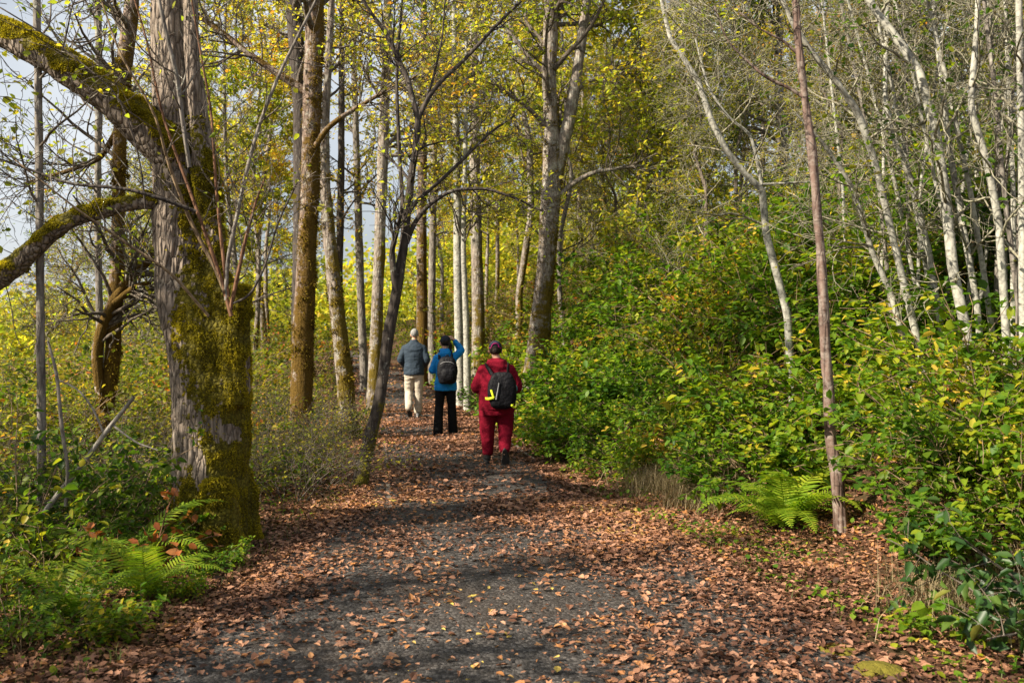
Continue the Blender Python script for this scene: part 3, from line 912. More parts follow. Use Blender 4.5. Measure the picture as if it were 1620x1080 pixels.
# pale and brown trunks beyond the walkers
for lst, Yt, bk, lab, nm in (
        ([(729, 655, 15), (726, 520, 14), (724, 400, 13), (724, 320, 12), (721, 200, 10), (718, 0, 8), (716, -250, 5)], 21.5, B_PALE, 'white-barked straight trunk just behind the walker in the blue jacket', 'white_trunk_tree'),
        ([(740, 645, 13), (738, 520, 10), (733, 400, 8), (736, 250, 7), (738, 60, 5)], 20.5, B_PALE, 'very thin white trunk between the blue and the red walkers', 'white_trunk_tree'),
        ([(756, 655, 23), (757, 500, 20), (752, 310, 17), (750, 120, 14), (748, -200, 9)], 23.0, B_MOSSY2, 'brown mossy trunk rising behind the walker in red', 'brown_trunk_tree'),
        ([(667, 600, 19), (668, 500, 18), (667, 380, 16), (670, 100, 12), (672, -100, 8)], 29.0, B_MOSSY, 'yellow-mossed trunk between the grey and the blue walkers', 'mossy_trunk_tree'),
        ([(684, 600, 13), (683, 480, 12), (686, 300, 10), (690, 60, 8)], 30.0, B_GREY, 'thin grey trunk beside the yellow-mossed trunk behind the walkers', 'slim_trunk_tree'),
        ([(577, 610, 14), (574, 540, 13), (568, 380, 12), (560, 100, 9), (558, -100, 6)], 27.0, B_GREY, 'grey trunk in the wood just left of the forked tree', 'slim_trunk_tree'),
        ([(534, 600, 13), (536, 480, 12), (540, 250, 11), (541, 0, 8)], 26.0, B_DARK, 'dark straight trunk in the wood behind the leaning grey trunk', 'dark_trunk_tree')):
    p, r = px_path(Yt, lst, base='ground')
    tree(nm, lab, 'tree', p, r, bk, B_TWIG, L_GOLD, dict(n1=24, t0=0.4, L1=2.0, nl=4, size=0.085, n2=6, n3=4), k=12)

# the double-stemmed mossy maple in the middle
YC = 17.5
p, r = px_path(YC, [(846, 600, 42), (851, 550, 36), (856, 490, 31), (865, 400, 29), (871, 310, 32), (874, 255, 32), (872, 200, 23), (869, 120, 23), (872, 0, 22), (875, -200, 18), (880, -450, 12)], base='ground')
tree('double_stemmed_maple', 'mossy maple splitting into two pale stems above the leafy bank', 'tree', p, r, B_MOSSY2, B_TWIG, L_LIME, fuzz=9000, spec=dict(n1=26, t0=0.4, L1=2.6, nl=4, size=0.085, n2=7), k=20, lump=0.18,
     limbs=[px_path(YC, [(876, 280, 28), (888, 235, 24), (902, 190, 20), (912, 120, 18), (922, 55, 16), (935, -60, 13), (960, -300, 8)]), px_path(YC, [(888, 308, 8), (905, 290, 8), (940, 272, 7), (1000, 264, 5), (1060, 255, 3)]),
            px_path(YC, [(905, 150, 9), (930, 128, 8), (965, 118, 7), (1020, 90, 5)])])

# ------------------------------------------------------------------ thin trees on the bank at the right
x, y, z = hit(1258, 645)
p, r = px_path(y, [(1258, 648, 14), (1250, 570, 13), (1246, 500, 12), (1228, 430, 12), (1212, 370, 12), (1206, 300, 11), (1185, 282, 10), (1150, 240, 10), (1125, 190, 10), (1105, 130, 9), (1080, 90, 8), (1060, 60, 7), (1048, 10, 6), (1040, -60, 4)])
LICH = dict(n1=10, t0=0.35, a1=60, L1=1.3, n2=5, L2=0.6, n3=4, L3=0.25, nl=0.3, size=0.05, rmin=0.0026, rr1=0.4, w1=0.2)
tree('crooked_sapling', 'thin pale sapling with a crooked zigzag stem growing from the bank', 'tree', p, r, B_PALE, B_LTWIG, L_LIME, LICH, k=10, lump=0.07,
     limbs=[px_path(y, [(1205, 292, 6), (1196, 245, 5), (1187, 210, 5), (1155, 190, 4), (1120, 140, 4), (1100, 60, 3)]), px_path(y, [(1203, 292, 5), (1240, 290, 4), (1285, 288, 3)])])
x, y, z = hit(1330, 838)
YR = y
p, r = px_path(y, [(1332, 842, 21), (1328, 790, 20), (1324, 740, 21), (1314, 700, 17), (1311, 620, 17), (1306, 560, 15), (1303, 480, 16), (1298, 400, 14), (1290, 300, 14), (1284, 235, 15), (1275, 170, 12), (1262, 60, 12), (1257, -30, 11), (1250, -200, 9), (1245, -400, 5)])
tree('red_barked_sapling', 'straight reddish-brown pole tree standing beside the fern', 'tree', p, r, B_RED, B_LTWIG, L_LIME, dict(LICH, n1=9, t0=0.5), k=14, lump=0.22,
     limbs=[px_path(y, [(1276, 158, 6), (1250, 140, 5), (1210, 122, 5), (1180, 95, 4), (1150, 65, 3), (1130, 10, 3)]), px_path(y, [(1272, 95, 5), (1240, 65, 4), (1200, 45, 3), (1170, 20, 3)])])

ALD = [([(1476, 650, 16), (1452, 540, 14), (1430, 450, 14), (1410, 365, 13), (1385, 260, 13), (1360, 185, 15), (1345, 160, 13), (1320, 125, 12), (1290, 90, 11), (1255, 40, 10), (1230, -20, 8)], 'mottled white alder with an S-bent stem, second from the reddish pole'),
       ([(1546, 660, 21), (1530, 530, 20), (1507, 425, 19), (1495, 300, 18), (1480, 210, 18), (1455, 115, 17), (1425, 70, 16), (1380, 10, 14), (1340, -60, 10)], 'thickest mottled white alder on the bank, bending over to the path'),
       ([(1452, 630, 12), (1430, 540, 12), (1410, 465, 11), (1380, 400, 11), (1360, 330, 10), (1340, 280, 9), (1300, 225, 7), (1260, 180, 5)], 'slim white alder leaning hard over beside the reddish pole'),
       ([(1498, 630, 13), (1490, 530, 12), (1470, 400, 12), (1440, 280, 11), (1410, 210, 10), (1400, 150, 9), (1402, 75, 8), (1405, -40, 6)], 'slim white alder between the S-bent alder and the thickest alder'),
       ([(1600, 630, 16), (1590, 500, 15), (1580, 350, 14), (1560, 250, 13), (1535, 170, 12), (1545, 50, 10), (1550, -80, 8)], 'pale alder bowed outward near the edge of the wood'),
       ([(1560, 620, 13), (1545, 475, 12), (1520, 340, 12), (1500, 225, 11), (1490, 125, 10), (1480, 50, 9), (1472, -60, 7)], 'grey alder standing close behind the thickest alder'),
       ([(1622, 640, 17), (1618, 450, 15), (1617, 250, 14), (1614, 100, 13), (1610, -60, 11)], 'upright grey alder at the very edge of the picture')]
for k_, (lst, lab) in enumerate(ALD):
    x, y, z = hit(lst[0][0], lst[0][1] + (8 if k_ != 6 else 0))
    p, r = px_path(y, [(q[0], q[1], q[2] * 0.82, 0.05 * i_ * (1 if k_ % 2 else -1)) for i_, q in enumerate(lst)])
    tree('white_alder', lab, 'tree', p, r, B_PALE, B_LTWIG, L_GREEN, dict(LICH, n1=13, t0=0.3, nl=0.6, L1=1.4, size=0.06), k=12, lump=0.08, group='white alders on the bank')
POLES = ((1570, 600, 1565, 7), (1602, 610, 1590, 8), (1520, 590, 1545, 7), (1440, 560, 1430, 6), (1475, 600, 1560, 6), (1500, 600, 1385, 7), (1420, 590, 1330, 6), (1585, 610, 1470, 8), (1535, 600, 1610, 6),
         (1612, 620, 1640, 9), (1455, 590, 1500, 5), (1390, 560, 1400, 5), (1630, 610, 1560, 8), (1555, 590, 1420, 6), (1480, 570, 1345, 6), (1595, 580, 1615, 6), (1345, 520, 1300, 5))
for k_, (xa, ya, xb, w_) in enumerate(POLES):
    x, y, z = hit(xa, ya)
    bend = rng.uniform(-25, 25)
    p, r = px_path(y, [(xa, ya, w_ + 2), (0.75 * xa + 0.25 * xb + bend * .6, 460, w_ + 1), (0.5 * xa + 0.5 * xb + bend, 300, w_), (0.2 * xa + 0.8 * xb + bend * .4, 120, w_ - 1), (xb + (xb - xa) * .15, -60, w_ - 2)])
    tree('thin_pole_tree', 'thin bare grey stem among the white alders', 'tree', p, r, B_PALE if k_ % 3 else B_GREY, B_LTWIG, L_GREEN, dict(LICH, n1=9, n2=4, nl=0.6, a1=50), k=8, group='bare thin stems among the alders')
# ------------------------------------------------------------------ trees deeper in the wood: a few built, the rest copies
def proto_tree(name, label, H, r, bark, twig, lm, spec, group, wob=0.25, extra_stem=False):
    n = 9
    z = np.linspace(0, H, n)
    px_ = np.cumsum(rng.normal(size=(n, 2)) * wob * 0.6, 0)
    pts = np.stack([px_[:, 0] - px_[0, 0], px_[:, 1] - px_[0, 1], z - 0.15], 1)
    rad = np.interp(z, [0, H], [r, 0.02])
    piece, C, R = rough_trunk(pts, rad, 10, 0.12, flare=0.3)
    t = thing(name, (0, 0, 0), label, 'tree', group)
    link('trunk', mesh('trunk', [piece], bark), t)
    par, pr = [resample(C, 24)], [np.interp(np.linspace(0, 1, 24), np.linspace(0, 1, len(R)), R)]
    wood, lv = twig_leaves(par, pr, spec)
    link('crown', mesh('crown', [(v, f, 0) for v, f in wood] + [(v, f, 1) for v, f in lv], [twig, lm]), t)
    return t


def conifer(name, label, H, group):
    t = thing(name, (0, 0, 0), label, 'tree', group)
    piece, C, R = rough_trunk([(0, 0, -.2), (0.05, 0, H * .5), (0, 0, H)], [0.28, 0.16, 0.03], 9, 0.1)
    link('trunk', mesh('trunk', [piece], B_DARK), t)
    par = resample(C, 24)[None]
    c1, r1 = grow(par, np.interp(np.linspace(0, 1, 24), np.linspace(0, 1, len(R)), R)[None], 110, 0.12, 0.99, 88, 3.4, 7, -0.03, 0.06, 0.25, 0.3, 0.006, 0.85)
    c2, r2 = grow(c1, r1, 9, 0.15, 1, 55, 0.9, 5, -0.06, 0.1, 0.6, 0.5, 0.004, 0.5)
    pos = on_twigs(c2, 15, 0.0, 0.03)
    V, F = leaves(pos, 0.12, 0.35, 0.6, 0.28)
    link('crown', mesh('crown', [tubes(c1, r1, 4) + (0,), tubes(c2, r2, 3) + (0,), (V, F, 1)], [B_DARK, L_CONIFER]), t)
    return t


DENSE = dict(n1=34, t0=0.18, a1=62, L1=3.2, n2=7, L2=1.2, n3=6, L3=0.36, nl=13, bear=0.5, size=0.09, up1=0.05, rmin=0.006, lj=0.04)
G1 = ('golden-leaved maple in the wood beyond the path', 'golden maples in the wood')
G2 = ('yellow-green leafy tree in the wood behind the mossy trunks', 'yellow-green trees in the wood')
G3 = ('dark green leafy tree up the slope behind the alders', 'green trees up the slope')
G4 = ('nearly bare lichen-grey tree full of fine twigs on the slope', 'bare twiggy trees on the slope')
G5 = ('dark needle-leaved conifer standing far back in the wood', 'conifers far back')
PROTO = {
    'gold': [proto_tree('golden_maple_tree', G1[0], H, .10, B_MOSSY2, B_TWIG, L_GOLD, DENSE, G1[1]) for H in (13, 15)],
    'lime': [proto_tree('yellow_green_tree', G2[0], H, .09, B_GREY, B_TWIG, L_LIME, DENSE, G2[1]) for H in (12, 14.5)],
    'green': [proto_tree('green_tree', G3[0], H, .14, B_GREY, B_TWIG, L_GREEN, dict(DENSE, nl=12), G3[1]) for H in (10, 12)],
    'bare': [proto_tree('bare_twiggy_tree', G4[0], H, .07, B_TWIG, B_LTWIG, L_OLIVE, dict(n1=40, t0=0.10, a1=58, L1=2.2, n2=8, L2=0.9, n3=7, L3=0.45, nl=3, size=0.06, rmin=0.0045, w1=0.22, up1=0.04), G4[1], 0.4) for H in (6.5, 8)],
    'conifer': [conifer('conifer_tree', G5[0], H, G5[1]) for H in (17, 21)],
}
_used = {}


def plant(kind, x, y, s=1.0, label=None, group=None, sink=0.0):
    pr = PROTO[kind]
    k = rng.integers(len(pr))
    key = (kind, k)
    loc = (x, y, gz(x, y) - sink)
    rz = rng.uniform(0, 6.28)
    if key not in _used:
        _used[key] = 1
        o = pr[k]
        o.location, o.rotation_euler, o.scale = loc, (0, 0, rz), (s, s, s)
        if label:
            o['label'] = label
        if group:
            o['group'] = group
        return o
    return dup(pr[k], loc, rz, s, label, group)


def scatter(n, f, mind, tries=4000):
    """up to n points (x, y) drawn by f() and kept apart"""
    out = []
    for _ in range(tries):
        if len(out) >= n:
            break
        p = f()
        if p is None:
            continue
        if all((p[0] - q[0]) ** 2 + (p[1] - q[1]) ** 2 > mind ** 2 for q in out):
            out.append(p)
    return out


def zone(x0, x1, y0, y1, clear=1.2):
    def f():
        y = rng.uniform(y0, y1)
        x = rng.uniform(x0, x1) * y                      # x0, x1 are slopes: the zone widens with distance
        if abs(x - xc(y)) < hw(y) + clear or (-0.05 < x / y < 0.16 and y < 21):     # the middle maple stays open to view
            return None
        return x, y
    return f


for x, y in scatter(13, zone(-0.40, 0.06, 24, 52, 1.8), 4.2):
    plant('gold', x, y, rng.uniform(0.8, 1.15))
for x, y in scatter(12, zone(-0.36, 0.16, 21, 48, 1.8), 4.0):
    plant('lime', x, y, rng.uniform(0.75, 1.1))
for x, y in scatter(10, zone(0.02, 0.30, 26, 55, 2.0), 4.0):
    plant('lime' if rng.uniform() < .6 else 'gold', x, y, rng.uniform(0.8, 1.1))
for x, y in scatter(13, zone(0.30, 0.75, 17, 40), 3.2):
    plant('green', x, y, rng.uniform(0.75, 1.15))
for x, y in scatter(17, zone(0.10, 0.50, 13, 30), 1.9):
    plant('bare', x, y, rng.uniform(0.55, 1.0))
for x, y in scatter(5, zone(-0.60, -0.36, 19, 34, 2.5), 3.0):
    plant('bare', x, y, rng.uniform(0.75, 1.0), 'nearly bare twiggy tree against the sky left of the big maple', 'bare twiggy trees on the left')
for x, y in ((-21, 56), (-26, 62), (-31, 60), (18, 40), (24, 46), (-17, 66)):
    plant('conifer', x, y, rng.uniform(0.55, 0.7) if x < 0 else 1.0)

# far-off wood that closes the view
pos = []
for k in range(420):
    a = rng.uniform(-0.75, 0.75)
    d = rng.uniform(62, 120)
    hgt = np.interp(a, [-0.75, -0.45, -0.33, -0.15, 0.8], [5.5, 6, 6.5, 8, 9]) * rng.uniform(0.7, 1.1)
    c = np.array([a * d, d, 0])
    q = rng.normal(size=(260, 3)) * np.array([2.2, 2.2, hgt * 0.27]) + np.array([0, 0, hgt * 0.5])
    pos.append(q + c)
pos = np.concatenate(pos)
pos[:, 2] = np.abs(pos[:, 2]) + ground(pos[:, 0], pos[:, 1])
o = link('far_forest', mesh('far_forest', [leaves(pos, 0.42, 0.3, 0.5, 0.7)], L_LIME))
tag(o, 'hazy far-off wood closing the view behind the nearer trees', 'forest', kind='stuff')

# ------------------------------------------------------------------ shrubs
def shrub(name, label, group, cat, lm, twig, R, H, ns, nb, nl, size, flat=0.75, droop=0.25, lean=0.9, n3=0, ratio=0.62):
    t = thing(name, (0, 0, 0), label, cat, group)
    a = rng.uniform(0, 6.28, ns)
    b = np.stack([np.cos(a), np.sin(a), 0 * a], 1)
    base = b * rng.uniform(0, 0.3, ns)[:, None] * R
    base[:, 2] -= 0.08
    d = norm(b * lean * rng.uniform(0.2, 1.1, ns)[:, None] + np.array([0, 0, 1.0]))
    L = H * rng.uniform(0.75, 1.3, ns)
    pts = [base]
    for k in range(1, 9):
        d = norm(d + rng.normal(size=d.shape) * 0.10 + b * 0.10 + np.array([0, 0, -0.06 * (k > 3)]))
        pts.append(pts[-1] + d * (L / 8)[:, None])
    C = np.stack(pts, 1)
    Rr = np.linspace(0.009, 0.003, 9)[None].repeat(ns, 0)
    c2, r2 = grow(C, Rr, nb, 0.2, 1, 55, 0.45 * H, 5, 0.0, 0.2, 0.7, 0.4, 0.0022, 0.4)
    wood = [tubes(C, Rr, 5), tubes(c2, r2, 3)]
    tw = c2
    if n3:
        c3, r3 = grow(c2, r2, n3, 0.1, 1, 50, 0.22 * H, 4, 0, 0.25, 0.8, 0.5, 0.0018, 0.3)
        wood.append(tubes(c3, r3, 3))
        tw = np.concatenate([c3])
    link('stems', mesh('stems', wood, twig), t)
    if nl:
        pos = on_twigs(tw, nl, 0.15, 0.035)
        link('foliage', mesh('foliage', [leaves(pos, size, droop, flat, ratio)], lm), t)
    return t


GB = 'bramble bushes on the bank'
BR = [shrub('bramble_bush', 'x', GB, 'bush', L_BRAMBLE, B_SHOOT, 0.9, 1.15, 18, 8, 9, 0.11, 0.85, 0.2, 1.0) for _ in range(3)]
BIGB = [shrub('bramble_bush', 'x', GB, 'bush', L_BRAMBLE, B_SHOOT, 0.9, 1.15, 22, 9, 13, 0.07, 0.85, 0.2, 1.0) for _ in range(2)]
YB_ = [shrub('yellow_bush', 'x', 'x', 'bush', L_YBUSH, B_SHOOT, 0.9, 1.7, 12, 9, 9, 0.075, 0.65, 0.3, 0.6) for _ in range(3)]
TW = [shrub('twiggy_bush', 'x', 'x', 'bush', L_OLIVE, B_TWIG, 0.8, 1.5, 14, 8, 1, 0.055, 0.6, 0.3, 0.8, n3=5) for _ in range(2)]
GR = [shrub('green_bush', 'x', 'x', 'bush', L_GREEN, B_SHOOT, 0.8, 1.3, 12, 8, 9, 0.085, 0.75, 0.25, 0.8) for _ in range(2)]
_first = {}


def bush(protos, x, y, s, label, group, squash=1.0):
    k = rng.integers(len(protos))
    o = protos[k]
    loc, rz = (x, y, gz(x, y) - 0.03), rng.uniform(0, 6.28)
    if o.name not in _first:
        _first[o.name] = 1
        o.location, o.rotation_euler, o.scale = loc, (0, 0, rz), (s, s, s * squash)
        o['label'], o['group'] = label, group
        return o
    return dup(o, loc, rz, (s, s, s * squash), label, group)


def bank_zone(d0, d1, y0, y1, xmax=0.62):
    def f():
        y = rng.uniform(y0, y1)
        r0 = np.interp(y, [0, 5, 7.5, 10, 12, 15, 40], [3.1, 2.9, 2.6, 1.9, 1.5, 1.35, 1.6])
        x = xc(y) + r0 + rng.uniform(d0, d1)
        if (y < 9.0 and 0.20 < x / y < 0.50) or (y < 10.4 and 0.10 < x / y < 0.25):          # the fern and the foot of the reddish pole stay open to view
            return None
        return (x, y) if x < xmax * y and x > 0.0 * y - 1 else None
    return f


for x, y in scatter(26, bank_zone(0.25, 1.3, 8.6, 15), 0.62):
    bush(BR, x, y, rng.uniform(0.5, 0.85), 'leafy green bramble bush at the foot of the bank beside the path', 'bramble bushes at the foot of the bank')
for x, y in scatter(34, bank_zone(1.2, 4.5, 9, 16), 0.85):
    bush(YB_ if rng.uniform() < .25 else BR, x, y, rng.uniform(0.75, 1.1), 'leafy green bramble bush covering the middle of the bank', GB)
for x, y in scatter(26, bank_zone(0.3, 6, 15, 26), 1.1):
    bush(BR, x, y, rng.uniform(0.8, 1.15), 'leafy green bramble bush on the far stretch of the bank', 'bramble bushes on the far bank')
for x, y in scatter(46, bank_zone(3.5, 11, 9, 22, 0.7), 1.1):
    bush(GR if rng.uniform() < .4 else BIGB, x, y, rng.uniform(1.1, 1.8), 'dark leafy bush high on the bank under the trees', 'bushes high on the bank')
for x, y in scatter(12, bank_zone(0.4, 1.6, 6.2, 8.4, 0.66), 0.55):
    bush(YB_ if rng.uniform() < .3 else BR, x, y, rng.uniform(0.45, 0.7), 'yellow-green bush among the alder stems beside the fern', 'yellow-green bushes below the alders')
for x, y in scatter(9, bank_zone(0.3, 2.2, 5.6, 9, 0.66), 0.7):
    if x / y > .42:
        continue
    bush(TW, x, y, rng.uniform(0.5, 0.8), 'bare twiggy bush among the alder stems', 'twiggy bushes below the alders')
for x, y in scatter(14, bank_zone(0.8, 3.0, 6.5, 9.5, 0.66), 0.7):
    bush(BR, x, y, rng.uniform(0.6, 0.9), 'leafy bramble bush around the feet of the alders', 'bramble bushes below the alders')


for px, py, s in ((1590, 800, 1.0), (1560, 850, .8), (1600, 860, .9), (1630, 780, 1.2), (1575, 760, 0.8), (1605, 720, 1.2)):
    x, y, z = hit(px, py)
    bush(BIGB if s > .8 else BR if px % 20 else GR, x, y, s, 'tall leafy bush at the right edge in front of the alders', 'leafy bushes at the right edge')
for x, y in scatter(22, bank_zone(2.8, 7.5, 11, 19), 1.2):
    bush(BIGB, x, y, rng.uniform(1.2, 1.7), 'big leafy bush on the upper bank behind the crooked sapling', 'big bushes on the upper bank')


def left_zone(d0, d1, y0, y1):
    def f():
        y = rng.uniform(y0, y1)
        x = xc(y) - hw(y) - rng.uniform(d0, d1)
        if x < -0.66 * y - 0.5 or (abs(x + 2.6) < 0.85 and y < 9.2 and y > 5):
            return None
        return x, y
    return f


for x, y in scatter(34, left_zone(2.6, 11, 9.5, 22), 1.15):
    bush(YB_, x, y, rng.uniform(0.8, 1.25), 'yellow-leaved bush in the thicket left of the mossy maple', 'yellow bushes in the thicket')
for x, y in scatter(22, left_zone(0.5, 2.6, 9.2, 17), 0.75):
    bush(TW, x, y, rng.uniform(0.5, 0.8), 'low tangle of brown twigs between the maple and the forked tree', 'twig tangles left of the path')
for x, y in scatter(16, left_zone(1.2, 4, 14, 26), 1.0):
    bush(YB_, x, y, rng.uniform(0.5, 0.9), 'small yellow-green bush among the mossy trunks', 'small bushes among the mossy trunks')
for x, y in scatter(18, left_zone(1.9, 5.5, 5.6, 9.5), 0.6):
    bush(GR, x, y, rng.uniform(0.45, 0.75), 'low green bush in the shade at the foot of the pole tree', 'green bushes in the shade on the left')
for x, y in scatter(12, left_zone(2.2, 6, 6.4, 9.8), 0.8):
    bush(TW, x, y, rng.uniform(0.6, 0.95), 'brown leafless bush in the shade behind the ferns', 'leafless bushes in the shade')
for x, y in scatter(30, zone(-0.4, 0.12, 26, 50, 1.0), 1.8):
    bush(YB_, x, y, rng.uniform(1.0, 1.8), 'yellow bush far back where the path bends away', 'bushes far back along the path')

for px, py, s in ((100, 840, .9), (180, 870, .7), (30, 900, .95), (60, 860, .6), (20, 950, .55), (150, 900, .42), (40, 1040, .45), (130, 1010, .36), (235, 905, .38), (0, 820, .7), (330, 905, .25), (270, 945, .22)):
    x, y, z = hit(px, py)
    bush(GR if s > .4 else BR, x, y, s, 'low leafy plant in the shade at the lower left corner', 'low plants at the lower left corner')
for x, y in scatter(14, left_zone(0.4, 2.4, 9.6, 16), 0.8):
    bush(GR, x, y, rng.uniform(0.35, 0.6), 'small green bush in the twig tangle left of the path', 'green bushes left of the path')
for x, y in scatter(24, zone(-0.12, 0.2, 21, 46, 0.6), 1.5):
    bush(YB_, x, y, rng.uniform(0.9, 1.5), 'yellow-green bush on the rise where the path bends away', 'bushes on the rise behind the walkers')
# single shrubs with a look of their own
x, y, z = hit(1585, 960)
o = shrub('glossy_bush', 'large glossy dark-leaved bush hanging over the path at the lower right corner', None, 'bush', L_GLOSSY, B_TWIG, 0.4, 1.0, 11, 6, 8, 0.10, 0.6, 0.45, 0.9, ratio=0.42)
o.location = (3.15, 5.3, gz(3.15, 5.3))
x, y, z = hit(238, 850)
o = shrub('rusty_shrub', 'small shrub with withered orange-red leaves at the foot of the mossy maple', None, 'bush', L_RUST, B_RSHOOT, 0.25, 0.60, 8, 5, 4, 0.075, 0.4, 0.6, 0.8)
o.location = (-2.72, 6.75, gz(-2.72, 6.75))
for px, py, s, lab in ((290, 870, 0.62, 'low bramble with bright green leaves in front of the mossy maple'), (90, 930, 0.6, 'bramble sprig with large pale green leaves at the lower left corner'), (1500, 1010, .3, 'tiny green sprig among the fallen leaves at the lower right')):
    x, y, z = hit(px, py)
    o = shrub('bramble_sprig', lab, None, 'plant', L_BRAMBLE, B_SHOOT, 0.3, 1.0, 8, 4, 4, 0.085 / s, 0.8, 0.2, 1.1)
    o.location, o.scale = (x, y, z), (s, s, s)


# ------------------------------------------------------------------ ferns
def frond_mesh(L, n=34):
    tt = np.linspace(0, 1, n)
    ang = np.radians(68) - tt ** 1.2 * np.radians(95)
    st = L / (n - 1)
    r = np.concatenate([[0], np.cumsum(np.cos(ang[:-1]) * st)])
    z = np.concatenate([[0], np.cumsum(np.sin(ang[:-1]) * st)])
    C = np.stack([r, 0 * r, z], 1)
    V, F = tubes(C[None], np.linspace(0.004, 0.0012, n)[None], 4)
    T = norm(np.gradient(C, axis=0))
    N = np.stack([-T[:, 2], 0 * r, T[:, 0]], 1)
    vs, fs, off = [V], [F], len(V)
    for s in (-1, 1):
        for k in range(3, n):
            pl = L * 0.19 * math.sin(math.pi * min(1, (tt[k] * 0.93 + 0.07)) ** 0.62) ** 0.8 + 0.006
            d = norm(np.array([0, s, 0]) + T[k] * 0.38 + N[k] * rng.uniform(-.12, .16))
            w = T[k] * L * 0.0135
            b = C[k]
            dn = -N[k] * pl * 0.12
            vs.append(np.stack([b - w * .6, b + w * .6, b + d * pl * 0.6 + w * 0.75 + dn * .3, b + d * pl + dn, b + d * pl * 0.6 - w * 0.75 + dn * .3]))
            fs.append(np.array([[off, off + 1, off + 2, off + 4]]))
            fs.append(np.array([[off + 4, off + 2, off + 3, off + 3]])[:, :4])
            off += 5
    V = np.concatenate(vs)
    quads = np.concatenate([f for f in fs if len(set(f[0])) == 4])
    tris = np.concatenate([f[:, :3] for f in fs if len(set(f[0])) < 4])
    return mesh('frond', [(V, quads), (V, tris)], L_FERN, smooth=False)


FR = [frond_mesh(L) for L in (0.75, 0.9, 0.62)]


def fern(x, y, n, s, label, spread=(0, 6.28)):
    t = thing('fern', (x, y, gz(x, y)), label, 'fern')
    for k in range(n):
        f = link('frond', FR[k % 3], t)
        a = spread[0] + (k + rng.uniform(0, .7)) / n * (spread[1] - spread[0])
        f.rotation_euler = (rng.normal() * 0.15, rng.uniform(-0.25, 0.35), a)
        q = s * rng.uniform(0.75, 1.15)
        f.scale = (q, q, q)
    return t


x, y, z = hit(1240, 838)
fern(x, y, 24, 1.2, 'bright green sword fern at the foot of the reddish pole tree')
fern(x + .5, y + .3, 9, 0.62, 'smaller fern tucked behind the bright sword fern')
x, y, z = hit(200, 905)
fern(x, y, 13, 1.0, 'sword fern with long drooping fronds in front of the mossy maple')
fern(-2.42, 6.05, 9, 0.85, 'bright upright fern among the low plants left of the mossy maple')
x, y, z = hit(120, 985)
fern(x, y, 12, 0.85, 'dark shaded fern at the lower left corner')
x, y, z = hit(1330, 780)
fern(x + .25, y + .5, 9, 0.6, 'pale fern under the yellow bushes behind the reddish pole')

# ------------------------------------------------------------------ grass
def blades(n, f, L, w, lean=0.5):
    p = np.array([f() for _ in range(n)])
    pos = np.stack([p[:, 0], p[:, 1], ground(p[:, 0], p[:, 1]) - 0.01], 1)
    a = rng.uniform(0, 6.28, n)
    d = np.stack([np.cos(a), np.sin(a), 0 * a], 1)
    s = np.stack([-np.sin(a), np.cos(a), 0 * a], 1)
    l = (L * rng.uniform(0.5, 1.3, n))[:, None]
    k = rng.uniform(0.1, lean * 2, n)[:, None]
    up = np.array([0, 0, 1.0])
    m1 = pos + up * l * 0.55 + d * k * l * 0.3
    m2 = m1 + up * l * 0.3 * (1 - k * 0.6) + d * k * l * 0.55
    V = np.stack([pos - s * w, pos + s * w, m1 + s * w * .8, m1 - s * w * .8, m2 + s * w * .2, m2 - s * w * .2], 1)
    o = (np.arange(n) * 6)[:, None]
    return V.reshape(-1, 3), np.concatenate([o + np.array([0, 1, 2, 3]), o + np.array([3, 2, 4, 5])])


def blob(cx, cy, r):
    return lambda: (cx + rng.normal() * r, cy + rng.normal() * r)


for px, py, n, r, lab in ((1040, 775, 420, .17, 'dry straw-coloured grass tuft at the foot of the bank, farthest from the fern'), (1105, 800, 380, .16, 'pale dry grass tuft just left of the bright fern'), (1150, 740, 260, .14, 'dry grass tuft hanging from the bank above the bright fern'),
                          (1540, 960, 420, .2, 'thin dry grass under the glossy bush at the right edge')):
    x, y, z = hit(px, py)
    o = link('dry_grass_tuft', mesh('dry_grass_tuft', [blades(n * 2, blob(x, y, r * 1.25), 0.38, 0.0022, 0.8)], L_STRAW))
    tag(o, lab, 'grass tuft')


def edge_grass():
    y = rng.uniform(4.5, 20)
    s = -1 if rng.uniform() < .62 else 1
    x = xc(y) + s * (hw(y) + abs(rng.normal()) * 0.9 + 0.1)
    return x, y


o = link('green_grass', mesh('green_grass', [blades(9000, edge_grass, 0.09, 0.0022, 0.7)], L_GRASS))
tag(o, 'thin green grass along the edges of the path', 'grass', kind='stuff')


def gc(n, sgn):
    y = rng.uniform(4.0, 16, n)
    x = xc(y) + sgn * (hw(y) + np.abs(rng.normal(size=n)) * 1.1 + 0.15)
    k = fbm(np.stack([x * 1.6, y * 1.6, 0 * x], -1), 2) > 0.5
    x, y = x[k], y[k]
    return leaves(np.stack([x, y, ground(x, y) + rng.uniform(0.01, 0.09, len(x))], 1), 0.042, 0.05, 0.85, 0.75)


o = link('ground_cover', mesh('ground_cover', [gc(1500, -1), gc(3600, 1)], L_BRAMBLE))
tag(o, 'small green ground-cover leaves at both edges of the path', 'ground cover', kind='stuff')

# ------------------------------------------------------------------ small things on the ground
def stick(name, label, pts, rad, mat, side=()):
    base = np.array(pts[0], float)
    t = thing(name, base, label, 'stick')
    pc, c, r = rough_trunk(np.asarray(pts) - base, rad, 8, 0.1, n=22)
    link('main_stem', mesh('stem', [pc], mat), t)
    for lp, lr in side:
        link('side_twig', mesh('side_twig', [rough_trunk(np.asarray(lp) - base, lr, 6, 0.1, n=12)[0]], mat), t)
    return t


